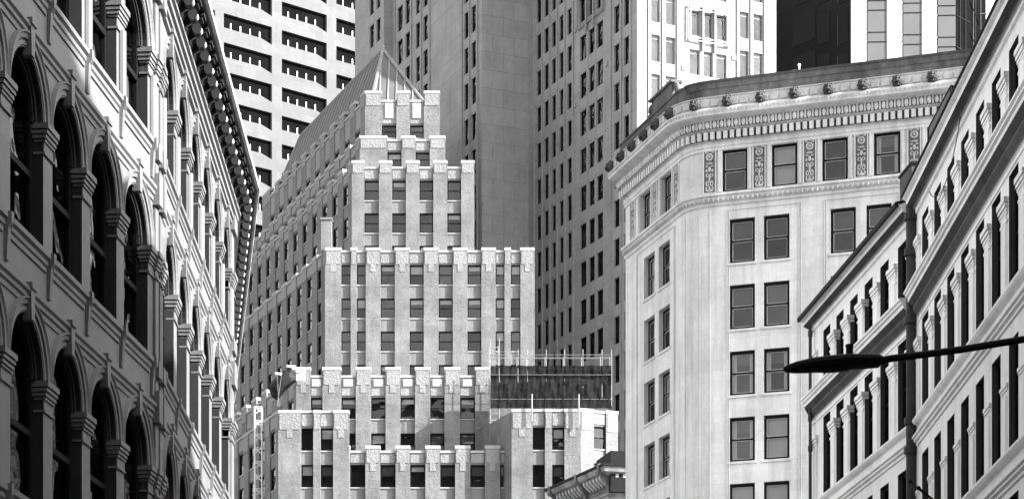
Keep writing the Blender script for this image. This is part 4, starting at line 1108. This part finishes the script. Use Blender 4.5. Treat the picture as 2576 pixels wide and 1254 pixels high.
# ================================================================== covered gondola hanging on the parapet corner
Yg2 = 234.2; GO = empty('suspended_platform', (px_x(715, Yg2), Yg2, px_z(990, Yg2)), 'black tarpaulin bundle with white beams hanging at the left corner of a setback', 'work platform')
b = MB(); prof = [(680, 962, 9), (686, 968, 20), (700, 966, 27), (716, 958, 26), (732, 950, 21), (744, 948, 12)]
sec = []
for i, (x, y, r) in enumerate(prof):
    rr = r/F*Yg2
    sec.append([(px_x(x, Yg2)+.15*math.sin(k*2.3), Yg2-.2+rr*.8*math.cos(2*math.pi*k/10), px_z(y+ (12 if i < 3 else 0), Yg2)+rr*math.sin(2*math.pi*k/10)*(1+.15*math.sin(k*3+i))) for k in range(10)])
for s0_, s1_ in zip(sec, sec[1:]):
    for k in range(10): b.face([s0_[k], s0_[(k+1) % 10], s1_[(k+1) % 10], s1_[k]], M['tarp'])
b.face(sec[0], M['tarp']); b.face(sec[-1][::-1], M['tarp']); b.build('tarpaulin', GO)
b = MB()
for (x0, y0, x1, y1, r) in ((693, 941, 722, 942, .13), (722, 922, 744, 923, .13), (706, 946, 742, 926, .10), (728, 938, 768, 932, .12)):
    b.tube((px_x(x0, Yg2), Yg2-.3, px_z(y0, Yg2)), (px_x(x1, Yg2), Yg2-.1, px_z(y1, Yg2)), r, M['sheet'], 6)
b.build('beam', GO)
b = MB(); Wg = Wall((px_x(745, Yg2), Yg2), (px_x(768, Yg2), Yg2)); b.box(Wg, 0, Wg.L, px_z(957, Yg2), px_z(932, Yg2), -.3, .1, M['sheet']); b.build('counterweight', GO)
b = MB()
for x0, x1 in ((712, 700), (700, 705)): b.tube((px_x(x0, Yg2), Yg2-1.2, px_z(945, Yg2)), (px_x(x1, Yg2), Yg2-1.2, px_z(1028, Yg2)), .015, M['frame_grey'], 5)
b.build('rope', GO)

# ================================================================== lattice hoist mast
Yh = 232.5; HM = empty('hoist_mast', (px_x(650, Yh), Yh, 0), 'slender white lattice mast standing up the left flank of the stepped tower', 'mast')
b = MB(); x0, x1 = px_x(641, Yh), px_x(659, Yh); zt = px_z(1024, Yh); y0, y1 = Yh-.35, Yh+.35
for x in (x0, x1):
    for y in (y0, y1): b.tube((x, y, 0), (x, y, zt), .045, M['sheet'], 6)
b.build('upright', HM)
b = MB(); z = zt; k = 0
while z > 22:
    for y in (y0, y1): b.tube((x0, y, z), (x1, y, z), .035, M['sheet'], 5)
    a, c = (x0, x1) if k % 2 == 0 else (x1, x0)
    b.tube((a, y0, z), (c, y0, z-.555), .035, M['sheet'], 5); b.tube((c, y1, z), (a, y1, z-.555), .03, M['sheet'], 5)
    if k % 2: b.tube((c, y0, z), (a, y0, z-.555), .03, M['sheet'], 5)
    z -= 1.35; k += 1
b.build('bracing', HM)
b = MB()
for yy in (1085, 1200): b.tube((x1, Yh, px_z(yy, Yh)), (x1+.8, Yh+2.5, px_z(yy, Yh)), .06, M['dark_metal'], 6)
b.build('wall_tie', HM)

# ================================================================== street lamp
Yl = 22.; SLm = empty('street_lamp', (7.2, Yl, 0), 'black cobra head street lamp on a long bracket arm, reaching in from the right', 'street lamp')
def lp(x, y): return Vector((px_x(x, Yl), Yl, px_z(y, Yl)))
b = MB(); sec = []
for x, yt, yb, wd in ((1971, 923, 931, .03), (1980, 918, 935, .07), (2000, 911, 936, .11), (2040, 902, 934, .15), (2090, 896, 931, .17), (2130, 893, 926, .17), (2175, 892, 924, .15), (2211, 893, 922, .12), (2213, 894, 921, .11)):
    c = (lp(x, yt)+lp(x, yb))/2; hz = (lp(x, yt).z-lp(x, yb).z)/2
    sec.append([(c.x, c.y+wd*math.cos(2*math.pi*k/14), c.z+hz*math.copysign(abs(math.sin(2*math.pi*k/14))**.7, math.sin(2*math.pi*k/14))) for k in range(14)])
for s0_, s1_ in zip(sec, sec[1:]):
    for k in range(14): b.face([s0_[k], s0_[(k+1) % 14], s1_[(k+1) % 14], s1_[k]], M['dark_metal'])
b.face(sec[0], M['dark_metal']); b.face(sec[-1][::-1], M['dark_metal']); b.build('lamp_head', SLm, True)
b = MB(); c = (lp(2050, 930)+lp(2110, 926))/2; b.ball((c.x, c.y, c.z), (.22, .12, .02), M['dark_metal'], 12, 6); b.build('lens', SLm)
b = MB(); b.tube(lp(2137, 893), lp(2137, 872), .034, M['dark_metal'], 12); b.tube(lp(2137, 872), lp(2137, 866), .038, M['dark_metal'], 12); b.build('photocell', SLm)
b = MB(); ap = [lp(2205, 909), lp(2240, 901), lp(2330, 890), lp(2420, 878), lp(2580, 852), lp(2760, 826), Vector((6.6, Yl, px_z(800, Yl))), Vector((7.1, Yl, px_z(800, Yl)-.25)), Vector((7.2, Yl, px_z(800, Yl)-.7))]
for p, q in zip(ap, ap[1:]): b.tube(p, q, .034, M['dark_metal'], 12); b.ball(q, .034, M['dark_metal'], 8, 6)
b.tube(lp(2203, 908), lp(2222, 904), .042, M['dark_metal'], 12); b.build('arm', SLm)
b = MB(); b.tube((7.2, Yl, .13), (7.2, Yl, px_z(800, Yl)-.6), .10, M['dark_metal'], 16, .06); b.tube((7.2, Yl, .13), (7.2, Yl, .6), .18, M['dark_metal'], 16, .14); b.build('post', SLm)

# ================================================================== unseen block added behind the viewpoint to cut sky light
BH = empty('sky_blocker', (0, -45, 0), 'added tall blocker behind the viewpoint, unseen, dims the sky light on the street', 'building')
b = MB(); W = Wall((60, -30), (-60, -30)); wall(b, W, 0, W.L, 0, 115, [(1+4*i, 3.2+4*i, 1+4*k, 3.2+4*k) for i in range(29) for k in range(28)], M['brown'], 0, .2)
for p, q in (((60, -30), (60, -55)), ((60, -55), (-60, -55)), ((-60, -55), (-60, -30))): b.face([(*p, 0), (*q, 0), (*q, 115), (*p, 115)], M['brown'])
b.face([(60, -30, 115), (60, -55, 115), (-60, -55, 115), (-60, -30, 115)], M['roof']); b.build('wall', BH)
NB_ = empty('office_block', (28, 20, 0), 'plain brown office block beyond the right hand buildings, outside the frame', 'building')  # taller block behind the right hand row, casts the shade on the arcaded building
hz = 36.4+H; pp_ = [Vector((20, -10)), Vector((20, 31.4)), Vector((29.1, 44.6)), Vector((44, 44.6)), Vector((44, -10))]
b = MB(); wl = []
for p, q in zip(pp_, pp_[1:]+pp_[:1]):
    W = Wall(q, p); ops = []
    for i in range(int(W.L/3)):
        for k in range(9): a = 1.0+3*i; ops.append((a, a+1.4, 2+4*k-.9, 3.2+4*k))
    wall(b, W, 0, W.L, 0, hz, ops, M['brown'], 0, .2)
b.face([(p.x, p.y, hz) for p in pp_], M['roof']); b.build('wall', NB_)
